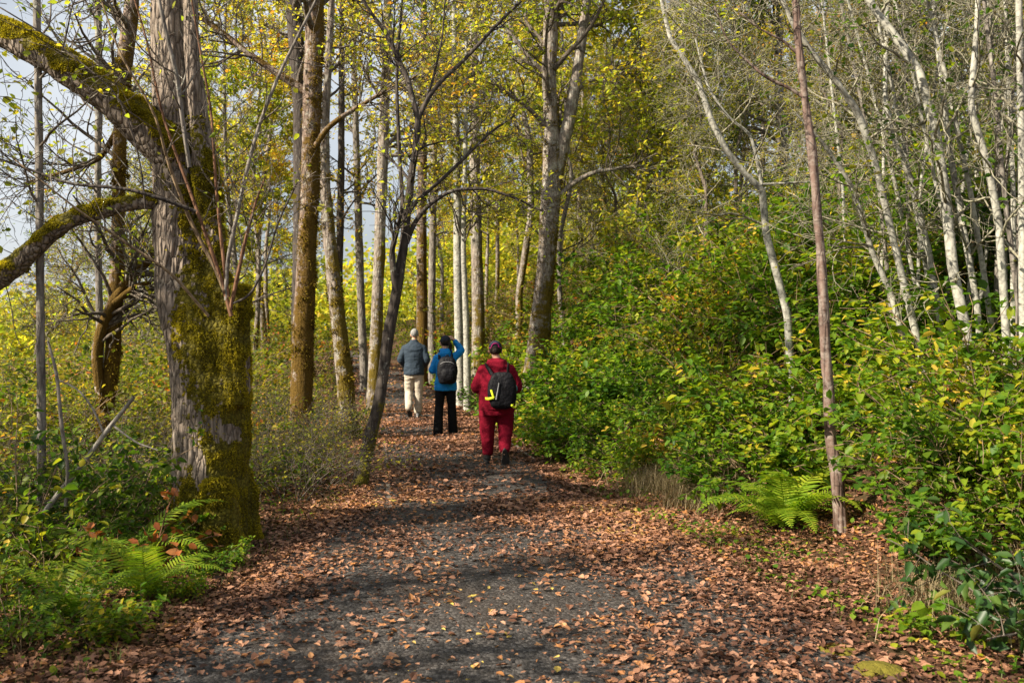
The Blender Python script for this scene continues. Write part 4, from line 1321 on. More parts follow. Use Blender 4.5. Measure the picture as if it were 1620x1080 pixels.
YS = 7.0
p, r = px_path(YS, [(62, 822, 9), (85, 790, 9), (130, 735, 8), (170, 680, 8), (212, 628, 6)])
p2, r2 = px_path(YS, [(165, 688, 4), (150, 650, 4), (125, 615, 3), (90, 600, 2)])
p3, r3 = px_path(YS, [(178, 672, 4), (215, 700, 3), (250, 712, 2)])
stick('dead_stick', 'bleached dead stick leaning through the thicket left of the mossy maple', p, r, B_DEADW, [(p2, r2), (p3, r3)])
p, r = px_path(YS - .1, [(104, 800, 6), (108, 740, 6), (98, 680, 6), (90, 590, 5), (76, 540, 4)])
stick('thin_sapling', 'thin crooked grey stem just right of the pole tree', p, r, B_GREY)
a, b = hit(1492, 905), hit(1582, 838)
p = [np.array(a) + [0, 0, .02], np.array([(a[0] + b[0]) / 2, (a[1] + b[1]) / 2, (a[2] + b[2]) / 2 + .06]), np.array(b) + [0, 0, .08]]
stick('fallen_twig', 'bare fallen twig lying under the glossy bush', p, [.008, .007, .004], B_DEADW)
a = hit(860, 745)


def rock(px, py, sx, sy, sz, label):
    x, y, z = hit(px, py)
    bm = bmesh.new()
    bmesh.ops.create_icosphere(bm, subdivisions=5, radius=1)
    me = bpy.data.meshes.new('mossy_rock')
    for v in bm.verts:
        c = np.array(v.co)[None]
        f = 1 + 0.5 * (fbm(c * 1.6 + px, 3)[0] - 0.5) + 0.08 * (fbm(c * 9 + px, 2)[0] - .5)
        v.co = Vector((v.co.x * sx * f, v.co.y * sy * f, v.co.z * sz * f))
    bm.to_mesh(me)
    bm.free()
    for q in me.polygons:
        q.use_smooth = True
    me.materials.append(M_ROCK)
    tag(link('mossy_rock', me, None, (x, y, z)), label, 'rock')


M_ROCK = bark_mat('mossy_stone', (0.07, 0.07, 0.065), (0.22, 0.21, 0.19), moss=0.95, moss_h=2.0, moss_dir=(0, 0, 1), moss_col=(0.13, 0.11, 0.014), stretch=1.0)
rock(1392, 1066, .14, .12, .055, 'flat stone covered in golden-green moss at the bottom of the picture')
rock(1325, 1030, .12, .09, .035, 'small grey-green stone half sunk among leaves behind the flat mossy stone')

# timber edging boards along the path
M_BOARD = bark_mat('weathered_board', (0.05, 0.043, 0.037), (0.17, 0.15, 0.13), lichen=0.0, stretch=1.0, bump=0.3, bumpd=0.01)


def board(pa, pb, label):
    A, B = np.array(pa), np.array(pb)
    n = 24
    C = A + (B - A) * np.linspace(0, 1, n)[:, None]
    C[:, 2] = ground(C[:, 0], C[:, 1])
    T = norm(B - A)
    S = norm(np.cross(T, [0, 0, 1.0]))
    prof = np.array([(-.03, -.08), (.03, -.08), (.03, .015), (.024, .022), (-.024, .022), (-.03, .015)])
    V = (C[:, None] + S[None, None] * prof[None, :, :1] + np.array([0, 0, 1.0]) * prof[None, :, 1:]).reshape(-1, 3)
    V[:, 2] += (fbm(V * np.array([2, 2, 2]), 2) - 0.5) * 0.02
    F = [[i * 6 + j, i * 6 + (j + 1) % 6, (i + 1) * 6 + (j + 1) % 6, (i + 1) * 6 + j] for i in range(n - 1) for j in range(6)]
    caps = [[0, 5, 4, 1], [1, 4, 3, 2], [(n - 1) * 6 + k for k in (0, 1, 4, 5)], [(n - 1) * 6 + k for k in (1, 2, 3, 4)]]
    base = np.array([A[0], A[1], ground(A[:1], A[1:2])[0]])
    tag(link('edging_board', mesh('edging_board', [(V - base, np.array(F + caps))], M_BOARD, smooth=False), None, base), label, 'edging board')


board(hit(617, 806), hit(608, 698), 'weathered timber edging board on the left side of the path')
board(hit(846, 730), hit(738, 648), 'weathered timber edging board on the right side of the path beside the walker in red')

# trees just outside the picture whose crowns shade the near path
for kx, ky, ks in ((-8.5, 1.0, 0.5), (-11.5, 7.5, 0.8), (-5.8, 3.4, 0.36), (-7.0, 4.8, 0.4), (-5.0, 1.6, 0.36)):
    plant('lime', kx, ky, ks, 'yellow-green tree beside the viewer that shades the near path', 'shading trees beside the viewer')
for kx, ky, ks in ((-6.1, 3.7, 0.34), (-7.6, 5.4, 0.38), (-5.4, 2.4, 0.3), (-8.8, 4.0, 0.36)):  # dense unseen conifers, added to deepen the shade at the lower left
    plant('conifer', kx, ky, ks, 'unseen small conifer added on the left to shade the lower left corner', 'unseen conifers added for shade')
# ------------------------------------------------------------------ the three walkers
def skin_mat(name, col):
    m, nt, out = newmat(name)
    ob = nd(nt, 'ShaderNodeTexCoord').outputs['Object']
    c = mixc(nt, noise(nt, ob, 30, 3), tuple(v * .88 for v in col), tuple(min(1, v * 1.1) for v in col))
    pr = nd(nt, 'ShaderNodeBsdfPrincipled', {'Base Color': c, 'Roughness': 0.5, 'Specular IOR Level': 0.35})
    pr.inputs['Subsurface Weight'].default_value = 0.12
    pr.inputs['Subsurface Radius'].default_value = (0.01, 0.004, 0.002)
    nt.links.new(pr.outputs[0], out.inputs[0])
    return m


SKIN = skin_mat('skin', (0.52, 0.30, 0.21))
EYE = cloth_mat('eye_white', (0.6, 0.58, 0.55), 0.3, 0.0)


def ell(rings, k=24):
    """closed loft of ellipses: rings of (cx, cy, cz, rx, ry)"""
    rings = np.asarray(rings, float)
    n0 = len(rings)
    tt = np.linspace(0, n0 - 1, n0 * 5)
    R = np.stack([np.interp(tt, np.arange(n0), rings[:, q]) for q in range(5)], 1)
    for _ in range(3):
        R[1:-1] = .25 * R[:-2] + .5 * R[1:-1] + .25 * R[2:]
    a = 2 * np.pi * np.arange(k) / k
    V = np.stack([R[:, 0:1] + R[:, 3:4] * np.cos(a), R[:, 1:2] + R[:, 4:5] * np.sin(a), R[:, 2:3] + 0 * a], -1).reshape(-1, 3)
    m = len(R)
    i, j = np.meshgrid(np.arange(m - 1), np.arange(k), indexing='ij')
    b = (j + 1) % k
    Q = np.stack([i * k + j, i * k + b, (i + 1) * k + b, (i + 1) * k + j], -1).reshape(-1, 4)
    V = np.concatenate([V, [R[0, :3]], [R[-1, :3]]])
    n = m * k
    a_ = np.arange(k)
    b_ = (a_ + 1) % k
    tri = np.concatenate([Q[:, [0, 1, 2]], Q[:, [0, 2, 3]], np.stack([np.full(k, n), b_, a_], 1), np.stack([np.full(k, n + 1), (m - 1) * k + a_, (m - 1) * k + b_], 1)])
    return V, tri


def limb(pts, rad, k=16, n=26, sm=2):
    C, R = resample(pts, n, rad, sm)
    T0, T1 = norm(C[0] - C[1]), norm(C[-1] - C[-2])          # rounded ends
    C = np.concatenate([[C[0] + T0 * R[0] * .8, C[0] + T0 * R[0] * .5], C, [C[-1] + T1 * R[-1] * .5, C[-1] + T1 * R[-1] * .8]])
    R = np.concatenate([[R[0] * .3, R[0] * .85], R, [R[-1] * .85, R[-1] * .3]])
    return capped1(C, R, k)


def ball(c, r, k=20):
    c = np.asarray(c, float)
    r = np.asarray(r if np.ndim(r) else (r, r, r), float)
    th = np.linspace(0.06, np.pi - 0.06, 12)
    return ell_raw([(c[0], c[1], c[2] - r[2] * math.cos(q), r[0] * math.sin(q), r[1] * math.sin(q)) for q in th], k)


def ell_raw(R, k):
    R = np.asarray(R, float)
    a = 2 * np.pi * np.arange(k) / k
    V = np.stack([R[:, 0:1] + R[:, 3:4] * np.cos(a), R[:, 1:2] + R[:, 4:5] * np.sin(a), R[:, 2:3] + 0 * a], -1).reshape(-1, 3)
    m = len(R)
    i, j = np.meshgrid(np.arange(m - 1), np.arange(k), indexing='ij')
    b = (j + 1) % k
    Q = np.stack([i * k + j, i * k + b, (i + 1) * k + b, (i + 1) * k + j], -1).reshape(-1, 4)
    V = np.concatenate([V, [R[0, :3]], [R[-1, :3]]])
    n = m * k
    a_ = np.arange(k)
    b_ = (a_ + 1) % k
    tri = np.concatenate([Q[:, [0, 1, 2]], Q[:, [0, 2, 3]], np.stack([np.full(k, n), b_, a_], 1), np.stack([np.full(k, n + 1), (m - 1) * k + a_, (m - 1) * k + b_], 1)])
    return V, tri


def hand(w, d, pn, side, curl=0.5, s=1.0):
    """palm and five fingers from the wrist w along d; pn is the palm's normal, side +1 right"""
    w, d = np.asarray(w, float), norm(np.asarray(d, float))
    pn = norm(np.asarray(pn, float) - d * np.dot(pn, d))
    lat = np.cross(d, pn) * side
    pcs = [limb([w - d * .02, w + d * .03, w + d * .085], np.array([.026, .030, .030]) * s, 12, 10)]
    for k, (o, L, st) in enumerate(((.030, .070, .085), (.010, .078, .090), (-.010, .073, .088), (-.029, .056, .080))):
        p = [w + d * st * s * .85 + lat * o * s]
        dirv = d.copy()
        for seg in (.42, .33, .25):
            dirv = norm(dirv + pn * curl * .62)
            p.append(p[-1] + dirv * L * seg * s)
        pcs.append(limb(p, np.array([.0095, .0088, .0082, .0072]) * s, 8, 10, 1))
    tp = [w + d * .025 * s + lat * .022 * s, w + d * .055 * s + lat * .048 * s + pn * .012 * s, w + d * .085 * s + lat * .052 * s + pn * .028 * s]
    pcs.append(limb(tp, np.array([.014, .011, .009]) * s, 8, 10, 1))
    return pcs


def head_pieces(c, yaw=0.0, s=1.0):
    """head centred on c facing +y: skull, jaw, nose, ears, brow"""
    c = np.asarray(c, float)
    pc = [ball((0, -.012, .02), (.080 * s, .098 * s, .100 * s)), ball((0, .028, -.055), (.056 * s, .062 * s, .062 * s)), limb([(0, .082 * s, .012), (0, .108 * s, -.028)], [.009, .014], 8, 8),
          ball((.083 * s, -.005, -.012), (.010, .022, .034)), ball((-.083 * s, -.005, -.012), (.010, .022, .034)), limb([(-.024, .082 * s, -.062), (.024, .082 * s, -.062)], [.007, .007], 8, 8), ball((0, .072 * s, -.088), (.024, .020, .018))]
    R = np.array([[math.cos(yaw), -math.sin(yaw), 0], [math.sin(yaw), math.cos(yaw), 0], [0, 0, 1]])
    return [(V @ R.T + c, F) for V, F in pc]


def skinned(name, pcs, vox, mat, parent, sm=3, wr=0.0, wsc=8.0, seed=0.0):
    V, F, N = fuse(pcs, vox, sm)
    if wr:
        q = V * np.array([wsc, wsc, wsc * 1.5]) + seed
        V = V + N * ((1 - np.abs(2 * fbm(q, 3) - 1) * 2 - .3) * wr)[:, None]
    return link(name, mesh(name, [(V, F)], mat), parent)


def shoe(name, heel, toe_dir, pitch, mat, sole_mat, parent, s=1.0, shaft=0.06):
    """shoe with heel at the given point; pitch lifts the heel about the toe"""
    d = norm(np.array([toe_dir[0], toe_dir[1], 0.0]))
    u = np.array([0, 0, 1.0])
    d2 = d * math.cos(pitch) - u * math.sin(pitch)
    u2 = d * math.sin(pitch) + u * math.cos(pitch)
    sd = np.cross(d, u)

    def tr(V):
        return np.asarray(heel) + V[:, :1] * sd + V[:, 1:2] * d2 + V[:, 2:3] * u2
    up = [limb([(0, .03, .055), (0, .10, .052), (0, .19, .042), (0, .245, .035)], [.038, .041, .043, .030], 14, 14), limb([(0, .045, .06), (0, .04, .09 + shaft)], [.043, .044], 14, 8)]
    up = [(tr(V * s * np.array([1, 1, 1])), F) for V, F in up]
    o = skinned(name, up, .008, mat, parent, 2)
    n = 40
    a = np.linspace(0, 2 * np.pi, n, endpoint=False)
    yy = .135 + .150 * np.cos(a)
    hwid = np.where(yy > .13, .049, .040)
    xx = np.sin(a) * hwid * (1 - .15 * (np.abs(yy - .1) < .05))
    ring = np.stack([xx, yy, 0 * a], 1)
    lay = [ring * np.array([.9, .98, 1]) + [0, 0, 0], ring + [0, 0, .008], ring + [0, 0, .024], ring * np.array([.85, .96, 1]) + [0, 0, .03]]
    V = np.concatenate(lay + [[[0, .135, 0]], [[0, .135, .03]]])
    Q = [[i * n + j, i * n + (j + 1) % n, (i + 1) * n + (j + 1) % n, (i + 1) * n + j] for i in range(3) for j in range(n)]
    T = [[4 * n, (j + 1) % n, j] for j in range(n)] + [[4 * n + 1, 3 * n + j, 3 * n + (j + 1) % n] for j in range(n)]
    V = tr(V * s)
    link('sole', mesh('sole', [(V, np.array(Q)), (V, np.array(T))], sole_mat), o)
    return o


def place(px, py, Y):
    x = (px - 810) / FPX * Y
    return np.array([x, Y, float(path_z(np.array([x]), np.array([Y]))[0]) + 0.012])


HAIR_G = cloth_mat('grey_white_hair', (0.27, 0.265, 0.26), 0.6, 0.8, wsc=50)
HAIR_D = cloth_mat('dark_hair', (0.018, 0.012, 0.010), 0.45, 0.8, wsc=50)
C_SLATE = cloth_mat('slate_jacket_cloth', (0.030, 0.045, 0.064), 0.75, 0.7)
C_BEIGE = cloth_mat('beige_trouser_cloth', (0.44, 0.385, 0.31), 0.85, 0.7, var=0.12)
C_BLUE = cloth_mat('bright_blue_jacket_cloth', (0.008, 0.20, 0.56), 0.6, 0.7, var=0.15)
C_BLACK = cloth_mat('black_cloth', (0.006, 0.006, 0.007), 0.8, 0.6)
C_CRIM = cloth_mat('crimson_fleece', (0.15, 0.003, 0.014), 0.95, 0.7, var=0.2)
C_PACK = cloth_mat('black_pack_nylon', (0.006, 0.006, 0.008), 0.6, 0.8, wsc=14)
C_CAP = cloth_mat('dark_cap_cloth', (0.02, 0.022, 0.035), 0.8, 0.3)
C_MAG = cloth_mat('magenta_trim', (0.30, 0.01, 0.12), 0.7, 0.2)
C_NEON = cloth_mat('neon_yellow_trim', (0.62, 0.72, 0.03), 0.6, 0.1)
C_REFL = cloth_mat('grey_reflective_strip', (0.25, 0.25, 0.26), 0.4, 0.1)
C_SHOE = cloth_mat('dark_shoe_leather', (0.025, 0.024, 0.024), 0.55, 0.3)
C_SHOEG = cloth_mat('grey_shoe_suede', (0.22, 0.22, 0.23), 0.7, 0.3)
C_SOLE = cloth_mat('rubber_sole', (0.03, 0.03, 0.03), 0.8, 0.3)
C_SOLEG = cloth_mat('pale_rubber_sole', (0.3, 0.3, 0.3), 0.8, 0.3)
C_TEAL = cloth_mat('teal_pouch_cloth', (0.12, 0.28, 0.30), 0.7, 0.2)


def person(name, label, loc, k, J, body, H=1.0):
    """J: joints; body: radii scale. The figure's skin is one continuous mesh; its clothes are children"""
    pcs = head_pieces(J['head'], J.get('yaw', 0))
    nb = np.array(J['neck'])
    pcs.append(limb([nb - [0, 0, .10], nb, np.array(J['head']) + [0, -.015, -.05]], [.060, .055, .054], 14, 12))
    pcs.append(ell([(0, 0, J['hip'] - .08, .12 * body, .09 * body), (0, 0, J['hip'], .145 * body, .105 * body), (0, .0, J['hip'] + .2, .125 * body, .095 * body), (0, 0, J['sh'] - .18, .15 * body, .105 * body), (0, -.01, J['sh'] - .03, .15, .08), (0, -.01, J['sh'] + .05, .06, .05)]))
    for s in ('l', 'r'):
        sd = 1 if s == 'r' else -1
        a = J['arm_' + s]
        pcs.append(limb(a[:3], [.046, .038, .026], 12, 20))
        pcs += hand(a[2], a[3], a[4], sd, a[5])
        pcs.append(limb(J['leg_' + s], [.078 * body, .052, .036], 14, 24))
        an, t = np.array(J['leg_' + s][2]), np.array(J['toe_' + s])
        pcs.append(limb([an, an * .4 + t * .6, t], [.032, .034, .026], 10, 10))
    V, F, N = fuse(pcs, .0065, 2)
    o = link(name, mesh(name, [(V, F)], SKIN), None, loc)
    o.rotation_euler = (0, 0, J.get('turn', 0))
    tag(o, label, 'person')
    hd = np.array(J['head'])
    yw = J.get('yaw', 0)
    for s in (-1, 1):
        e = np.array([s * .031 * math.cos(yw) - .079 * math.sin(yw), .079 * math.cos(yw) + s * .031 * math.sin(yw), .006])
        link('eye', mesh('eye', [ball(hd + e, (.012, .010, .009), 12)], EYE), o)
    return o


def rot2(V, c, yaw):
    R = np.array([[math.cos(yaw), -math.sin(yaw), 0], [math.sin(yaw), math.cos(yaw), 0], [0, 0, 1]])
    return (V - c) @ R.T + c


def sleeve(a, r, bell=1.0, cuff=0.03):
    e = np.array(a[2]) - norm(np.array(a[2]) - np.array(a[1])) * cuff
    return limb([a[0], (np.array(a[0]) + np.array(a[1])) / 2, a[1], (np.array(a[1]) + e) / 2, e], [r[0], r[0] * .97, r[1], r[1] * .93, r[2]], 16, 30)


def cap_mesh(c, yaw, mat, parent, brim=True, s=1.0):
    c = np.asarray(c, float)
    V, F = ball(c + [0, -.012, .022], (.093 * s, .110 * s, .108 * s), 28)
    m = V[:, 2] > c[2] + .022 + (V[:, 1] - c[1]) * 0.15
    V[:, 2] = np.where(m, V[:, 2], c[2] + .022 + (V[:, 1] - c[1]) * 0.15)
    V = rot2(V, c, yaw)
    o = link('cap', mesh('cap', [(V, F)], mat), parent)
    a = np.linspace(-1.1, 1.1, 15)
    inn = np.stack([.093 * s * np.sin(a), -.012 + .105 * s * np.cos(a), .03 + 0 * a], 1)
    outr = np.stack([.095 * s * np.sin(a), -.012 + .105 * s * np.cos(a) + .075 * np.cos(a * 1.3).clip(0), .018 - .012 * np.abs(np.sin(a))], 1)
    n = 15
    Vb = np.concatenate([inn, outr, inn + [0, 0, .004], outr + [0, 0, .004]])
    Q = []
    for j in range(n - 1):
        Q += [[j, j + 1, n + j + 1, n + j], [2 * n + j, 3 * n + j, 3 * n + j + 1, 2 * n + j + 1], [n + j, n + j + 1, 3 * n + j + 1, 3 * n + j], [j, 2 * n + j, 2 * n + j + 1, j + 1]]
    link('brim', mesh('brim', [(rot2(Vb + c, c, yaw), np.array(Q))], mat), o)
    return o


# --- the man in the slate jacket
YG = 18.6
G = place(655, 660, YG)
J = dict(head=(0.01, 0.03, 1.685), neck=(0, 0, 1.54), sh=1.47, hip=0.95, arm_l=[(-.175, -.01, 1.41), (-.275, -.05, 1.17), (-.19, .17, 1.03), (.6, .8, -.1), (0.5, 0, -1), .6], arm_r=[(.175, -.01, 1.41), (.275, -.05, 1.17), (.19, .17, 1.03), (-.6, .8, -.1), (-.5, 0, -1), .6],
         leg_l=[(-.09, 0, .93), (-.105, .05, .52), (-.075, -.26, .20)], leg_r=[(.09, 0, .93), (.085, .06, .50), (.07, .06, .09)], toe_l=(-.05, -.10, .06), toe_r=(.08, .24, .035))
man = person('person', 'white-haired man walking away in a slate blue jacket and beige trousers', G, 1, J, 1.08)
pc = [ell([(0, -.01, .86, .205, .155), (0, -.01, .93, .21, .16), (0, 0, 1.10, .20, .15), (0, -.01, 1.28, .225, .155), (0, -.015, 1.38, .235, .14), (0, -.015, 1.46, .205, .115), (0, -.01, 1.51, .13, .085), (0, -.01, 1.535, .085, .075), (0, .0, 1.58, .068, .066)])]
for s in ('l', 'r'):
    pc.append(sleeve(J['arm_' + s], (.075, .066, .050)))
skinned('jacket', pc, .012, C_SLATE, man, 3, .010, 7)
pc = [ell([(0, 0, .80, .16, .125), (0, 0, .90, .185, .14), (0, 0, 1.0, .175, .135)]), limb([(-.095, 0, .86), (-.11, .05, .52), (-.078, -.25, .215)], [.108, .083, .072], 16, 28), limb([(.095, 0, .86), (.092, .055, .50), (.075, .055, .11)], [.108, .083, .078], 16, 28)]
skinned('trousers', pc, .011, C_BEIGE, man, 2, .010, 9, 3)
shoe('shoe', (-.085, -.30, .185), (.12, 1), 0.80, C_SHOE, C_SOLE, man, 1.02, .02)
shoe('shoe', (.075, -.01, 0.0), (.05, 1), 0.0, C_SHOEG, C_SOLEG, man, 1.02, .0)
hc = np.array(J['head'])
V, F = ball(hc + [0, -.02, .03], (.083, .102, .094), 26)
V = V + norm(V - hc) * ((fbm(V * 60, 2) - .5) * .012)[:, None]
k = (V[:, 1] > hc[1] + .055) & (V[:, 2] < hc[2] + .06)
V[k] = hc + (V[k] - hc) * .8
V[:, 2] = np.maximum(V[:, 2], hc[2] - .055)
link('hair', mesh('hair', [(V, F)], HAIR_G), man)

# --- the woman in the bright blue jacket
YL = 15.6
G = place(705, 688, YL)
J = dict(head=(-.01, .03, 1.555), yaw=0.35, neck=(0, 0, 1.42), sh=1.36, hip=.88, arm_l=[(-.145, -.005, 1.30), (-.235, -.03, 1.07), (-.13, .19, 1.12), (.55, .8, .15), (.7, 0, -.7), .8], arm_r=[(.145, 0, 1.31), (.27, .05, 1.42), (.145, .07, 1.60), (-.75, .0, .62), (-.6, .1, -.8), .45],
         leg_l=[(-.085, 0, .87), (-.11, .02, .48), (-.13, -.06, .085)], leg_r=[(.085, 0, .87), (.095, .05, .48), (.12, .10, .085)], toe_l=(-.14, .11, .03), toe_r=(.13, .27, .03))
wom = person('person', 'woman in a bright blue hooded jacket and black trousers raising one hand to her cap', G, 1, J, .98)
pc = [ell([(0, -.005, .74, .195, .15), (0, -.005, .84, .195, .15), (0, 0, 1.0, .165, .128), (0, -.01, 1.16, .18, .13), (0, -.01, 1.27, .19, .125), (0, -.01, 1.35, .165, .105), (0, -.01, 1.415, .085, .08), (0, 0, 1.45, .068, .066)])]
pc += [ball((0, -.095, 1.365), (.105, .058, .085)), limb([(-.085, .02, 1.43), (-.06, -.075, 1.42), (.06, -.075, 1.42), (.085, .02, 1.43)], [.03, .036, .036, .03], 10, 18)]
for s in ('l', 'r'):
    pc.append(sleeve(J['arm_' + s], (.068, .060, .044)))
skinned('jacket', pc, .011, C_BLUE, wom, 3, .008, 8, 5)
pc = [ell([(0, 0, .72, .15, .12), (0, 0, .82, .17, .13), (0, 0, .92, .155, .12)]), limb([(-.085, 0, .80), (-.112, .02, .46), (-.13, -.05, .04)], [.098, .072, .085], 16, 28), limb([(.085, 0, .80), (.1, .05, .46), (.12, .11, .04)], [.098, .072, .085], 16, 28)]
skinned('trousers', pc, .010, C_BLACK, wom, 2, .006, 9, 2)
shoe('shoe', (-.135, -.13, 0), (-.08, 1), 0.0, C_SHOE, C_SOLE, wom, 1.0, 0)
shoe('shoe', (.12, .03, 0), (.06, 1), 0.0, C_SHOE, C_SOLE, wom, 1.0, 0)
hc = np.array(J['head'])
hp = [ball(hc + [0, -.022, .018], (.088, .102, .094)), limb([hc + [.03, -.10, .02], hc + [.05, -.135, -.02], hc + [.055, -.13, -.10], hc + [.05, -.11, -.16]], [.022, .032, .028, .012], 10, 16)]
hp[0][0][:, 2] = np.maximum(hp[0][0][:, 2], hc[2] - .05)
kf = hp[0][0][:, 1] > hc[1] + .045
hp[0][0][kf] = hc + (hp[0][0][kf] - hc) * .8
skinned('hair', [(rot2(V, hc, .35), F) for V, F in hp], .007, HAIR_D, wom, 2, .003, 60)
cap_mesh(hc, .35, C_CAP, wom)


def pack(name, label, cat, loc, turn, c, rx, ry, rz, straps, bottom_round, extra):
    """a soft pack: superellipsoid bag with straps"""
    k, m = 36, 26
    th = np.linspace(0.03, np.pi - .03, m)
    a = np.linspace(0, 2 * np.pi, k, endpoint=False)

    def sp(v, e):
        return np.sign(v) * np.abs(v) ** e
    rows = []
    for q in th:
        zz = -math.cos(q)
        e = .45 if zz > 0 else bottom_round
        rr = abs(math.sin(q)) ** e
        wz = 1 - .16 * max(0, zz)
        rows.append(np.stack([sp(np.cos(a), .6) * rx * rr * wz, sp(np.sin(a), .7) * ry * rr * (1 + .12 * -zz), 0 * a + rz * sp(np.array([zz]), .8)[0]], 1))
    V = np.concatenate(rows)
    Q = [[i * k + j, i * k + (j + 1) % k, (i + 1) * k + (j + 1) % k, (i + 1) * k + j] for i in range(m - 1) for j in range(k)]
    V = V + norm(V) * ((1 - np.abs(2 * fbm(V * 13 + 4, 3) - 1) * 2) * .012)[:, None]
    V = V + np.asarray(c)
    t = thing(name, loc, label, cat)
    t.rotation_euler = (0, 0, turn)
    link('bag', mesh('bag', [(V, np.array(Q))], C_PACK), t)
    for s in straps:
        C = resample(s, 26, None, 2)
        n0 = norm(np.gradient(C, axis=0))
        out = norm(C - np.array([0, 0, 0]) * 1 - np.stack([0 * C[:, 0], 0 * C[:, 0], C[:, 2]], 1))
        sd = norm(np.cross(n0, out))
        w, h = .024, .006
        V = np.stack([C - sd * w - out * h, C + sd * w - out * h, C + sd * w + out * h, C - sd * w + out * h], 1).reshape(-1, 3)
        Q = [[i * 4 + j, i * 4 + (j + 1) % 4, (i + 1) * 4 + (j + 1) % 4, (i + 1) * 4 + j] for i in range(25) for j in range(4)]
        link('strap', mesh('strap', [(V, np.array(Q))], C_PACK), t)
    for nm, pcs, mt in extra:
        link(nm, mesh(nm, pcs, mt), t)
    return t


def strip(pts, w, out, th=.004):
    C = resample(pts, 14, None, 1)
    n0 = norm(np.gradient(C, axis=0))
    o_ = np.asarray(out, float)
    sd = norm(np.cross(n0, o_))
    V = np.stack([C - sd * w, C + sd * w, C + sd * w + o_ * th, C - sd * w + o_ * th], 1).reshape(-1, 3)
    Q = [[i * 4 + j, i * 4 + (j + 1) % 4, (i + 1) * 4 + (j + 1) % 4, (i + 1) * 4 + j] for i in range(13) for j in range(4)]
    return V, np.array(Q + [[0, 1, 2, 3], [55, 54, 53, 52]])


c = (.045, -.215, 1.09)
pk = pack('backpack', 'large black backpack on the back of the woman in blue', 'backpack', G, 0, c, .165, .10, .225,
          [[(-.10, -.14, 1.28), (-.105, -.075, 1.395), (-.11, .03, 1.395), (-.115, .125, 1.28), (-.13, .12, 1.08), (-.15, -.06, .97)], [(.12, -.15, 1.28), (.115, -.09, 1.385), (.115, .03, 1.395), (.115, .125, 1.28), (.135, .12, 1.08), (.16, -.08, .97)]], .4, [])
V, F = ball((.05, -.30, 1.02), (.125, .055, .12), 26)
V = V + norm(V - np.array((.05, -.30, 1.02))) * ((fbm(V * 16, 2) - .5) * .03)[:, None]
link('pocket', mesh('pocket', [(V, F)], C_PACK), pk)
link('haul_loop', mesh('haul_loop', [limb([(.01, -.225, 1.30), (.02, -.245, 1.345), (.07, -.245, 1.345), (.08, -.225, 1.30)], [.008] * 4, 8, 14)], C_PACK), pk)
link('zip_line', mesh('zip_line', [limb([(-.09, -.275, 1.17), (-.04, -.31, 1.225), (.05, -.315, 1.24), (.14, -.305, 1.225), (.185, -.27, 1.17)], [.006] * 5, 6, 20)], C_REFL), pk)

# --- the woman in crimson
YRW = 12.2
G = place(786, 736, YRW)
J = dict(head=(-.02, .06, 1.505), neck=(0, .02, 1.37), sh=1.30, hip=.86, arm_l=[(-.165, 0, 1.235), (-.275, .0, 1.0), (-.10, .24, .98), (.7, .6, .2), (.5, -.2, -.8), .9], arm_r=[(.165, 0, 1.235), (.275, .0, 1.0), (.10, .24, .98), (-.7, .6, .2), (-.5, -.2, -.8), .9],
         leg_l=[(-.11, 0, .84), (-.125, .06, .47), (-.12, .06, .09)], leg_r=[(.11, 0, .84), (.105, .02, .46), (.105, -.24, .16)], toe_l=(-.14, .22, .03), toe_r=(.12, -.10, .05))
red = person('person', 'woman walking away in a crimson hooded tracksuit and black boots', G, 1, J, 1.12)
pc = [ell([(0, -.01, .71, .225, .18), (0, -.01, .79, .25, .20), (0, 0, .95, .24, .19), (0, -.01, 1.10, .235, .175), (0, -.01, 1.22, .232, .155), (0, 0, 1.30, .195, .125), (0, .01, 1.365, .09, .085), (0, .02, 1.40, .07, .07)])]
pc += [ball((0, -.095, 1.25), (.125, .065, .11)), limb([(-.10, .04, 1.35), (-.075, -.075, 1.335), (.075, -.075, 1.335), (.10, .04, 1.35)], [.034, .042, .042, .034], 10, 18)]
for s in ('l', 'r'):
    pc.append(sleeve(J['arm_' + s], (.088, .082, .052)))
skinned('hooded_top', pc, .012, C_CRIM, red, 3, .008, 8, 1)
pc = [ell([(0, 0, .64, .215, .17), (0, 0, .74, .235, .185), (0, 0, .88, .22, .17)]), limb([(-.115, 0, .76), (-.13, .045, .47), (-.122, .05, .13)], [.130, .103, .072], 16, 28), limb([(.115, 0, .76), (.115, .02, .46), (.107, -.21, .21)], [.130, .103, .072], 16, 28)]
skinned('trousers', pc, .012, C_CRIM, red, 2, .009, 8, 6)
shoe('boot', (-.12, -.015, 0), (-.12, 1), 0.0, C_SHOE, C_SOLE, red, 1.12, .09)
shoe('boot', (.105, -.30, .20), (.1, 1), 1.0, C_SHOE, C_SOLE, red, 1.12, .09)
hc = np.array(J['head'])
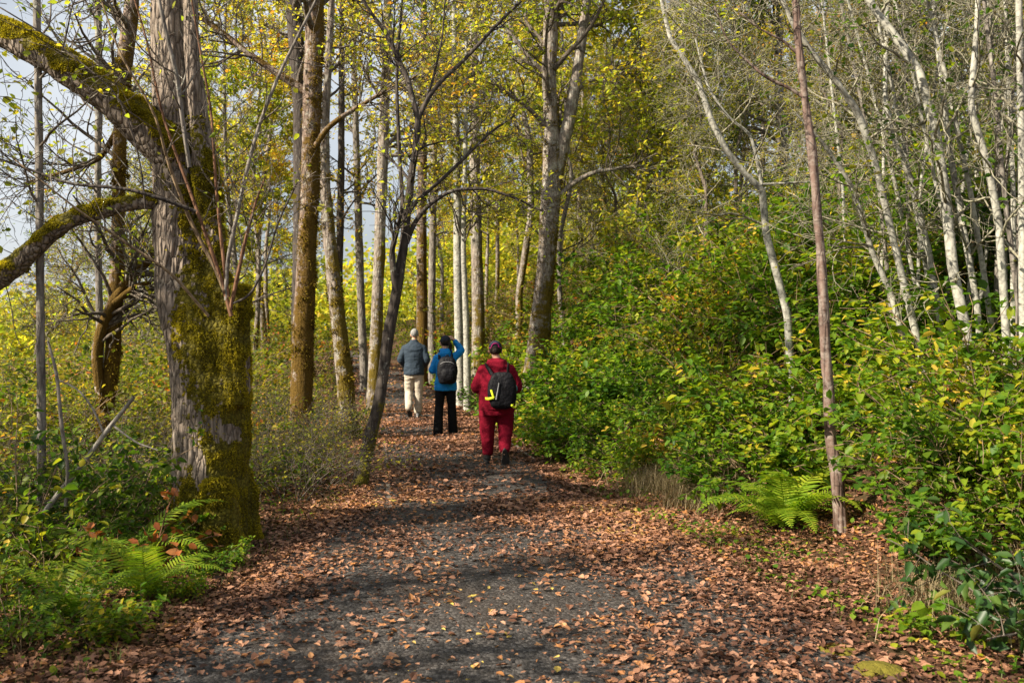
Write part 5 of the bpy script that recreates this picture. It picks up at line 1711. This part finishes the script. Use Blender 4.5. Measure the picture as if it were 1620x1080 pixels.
hp = [ball(hc + [0, -.022, .018], (.089, .103, .095)), ball(hc + [0, -.125, -.005], (.042, .04, .045))]
hp[0][0][:, 2] = np.maximum(hp[0][0][:, 2], hc[2] - .055)
kf = hp[0][0][:, 1] > hc[1] + .045
hp[0][0][kf] = hc + (hp[0][0][kf] - hc) * .8
skinned('hair', hp, .007, HAIR_D, red, 2, .003, 60)
cp = cap_mesh(hc, 0.0, C_CAP, red)
aa = np.linspace(0, np.pi, 16)
link('cap_strap', mesh('cap_strap', [limb(np.stack([.05 * np.cos(aa) + hc[0], -.125 + 0 * aa + hc[1] + .02 * np.abs(np.cos(aa)), hc[2] + .042 + .05 * np.sin(aa)], 1), [.008] * 16, 8, 20), limb([hc + [-.075, -.075, .03], hc + [0, -.128, .022], hc + [.075, -.075, .03]], [.009] * 3, 8, 14)], C_MAG), cp)
c = (.075, -.245, .98)
pack('drawstring_bag', 'black drawstring bag with neon yellow trim on the back of the woman in crimson', 'bag', G, 0, c, .185, .085, .235,
     [[(.15, -.16, 1.20), (.155, -.085, 1.335), (.155, .06, 1.30), (.165, .17, 1.15), (.20, .12, .90), (.2, -.1, .82)], [(-.06, -.23, 1.19), (-.10, -.19, 1.25), (-.155, -.08, 1.325), (-.155, .06, 1.29), (-.165, .17, 1.15), (-.20, .13, .92), (-.13, -.16, .84)]], .55,
     [('reflective_strip', [strip([(.035, -.335, 1.09), (.02, -.345, 1.0), (-.005, -.345, .87)], .008, (0, -1, 0))], C_REFL),
      ('neon_tab', [strip([(-.07, -.325, 1.0), (-.05, -.342, .93), (-.035, -.345, .895)], .014, (0, -1, 0), .006), strip([(-.15, -.25, .875), (-.10, -.315, .875), (-.035, -.342, .892)], .018, (0, -1, 0), .006)], C_NEON),
      ('neon_tab', [strip([(.225, -.28, .84), (.20, -.315, .79), (.235, -.275, .76)], .016, (0.3, -1, 0), .006)], C_NEON),
      ('side_pouch', [ball((.245, -.20, 1.0), (.03, .05, .06), 18)], C_TEAL)])
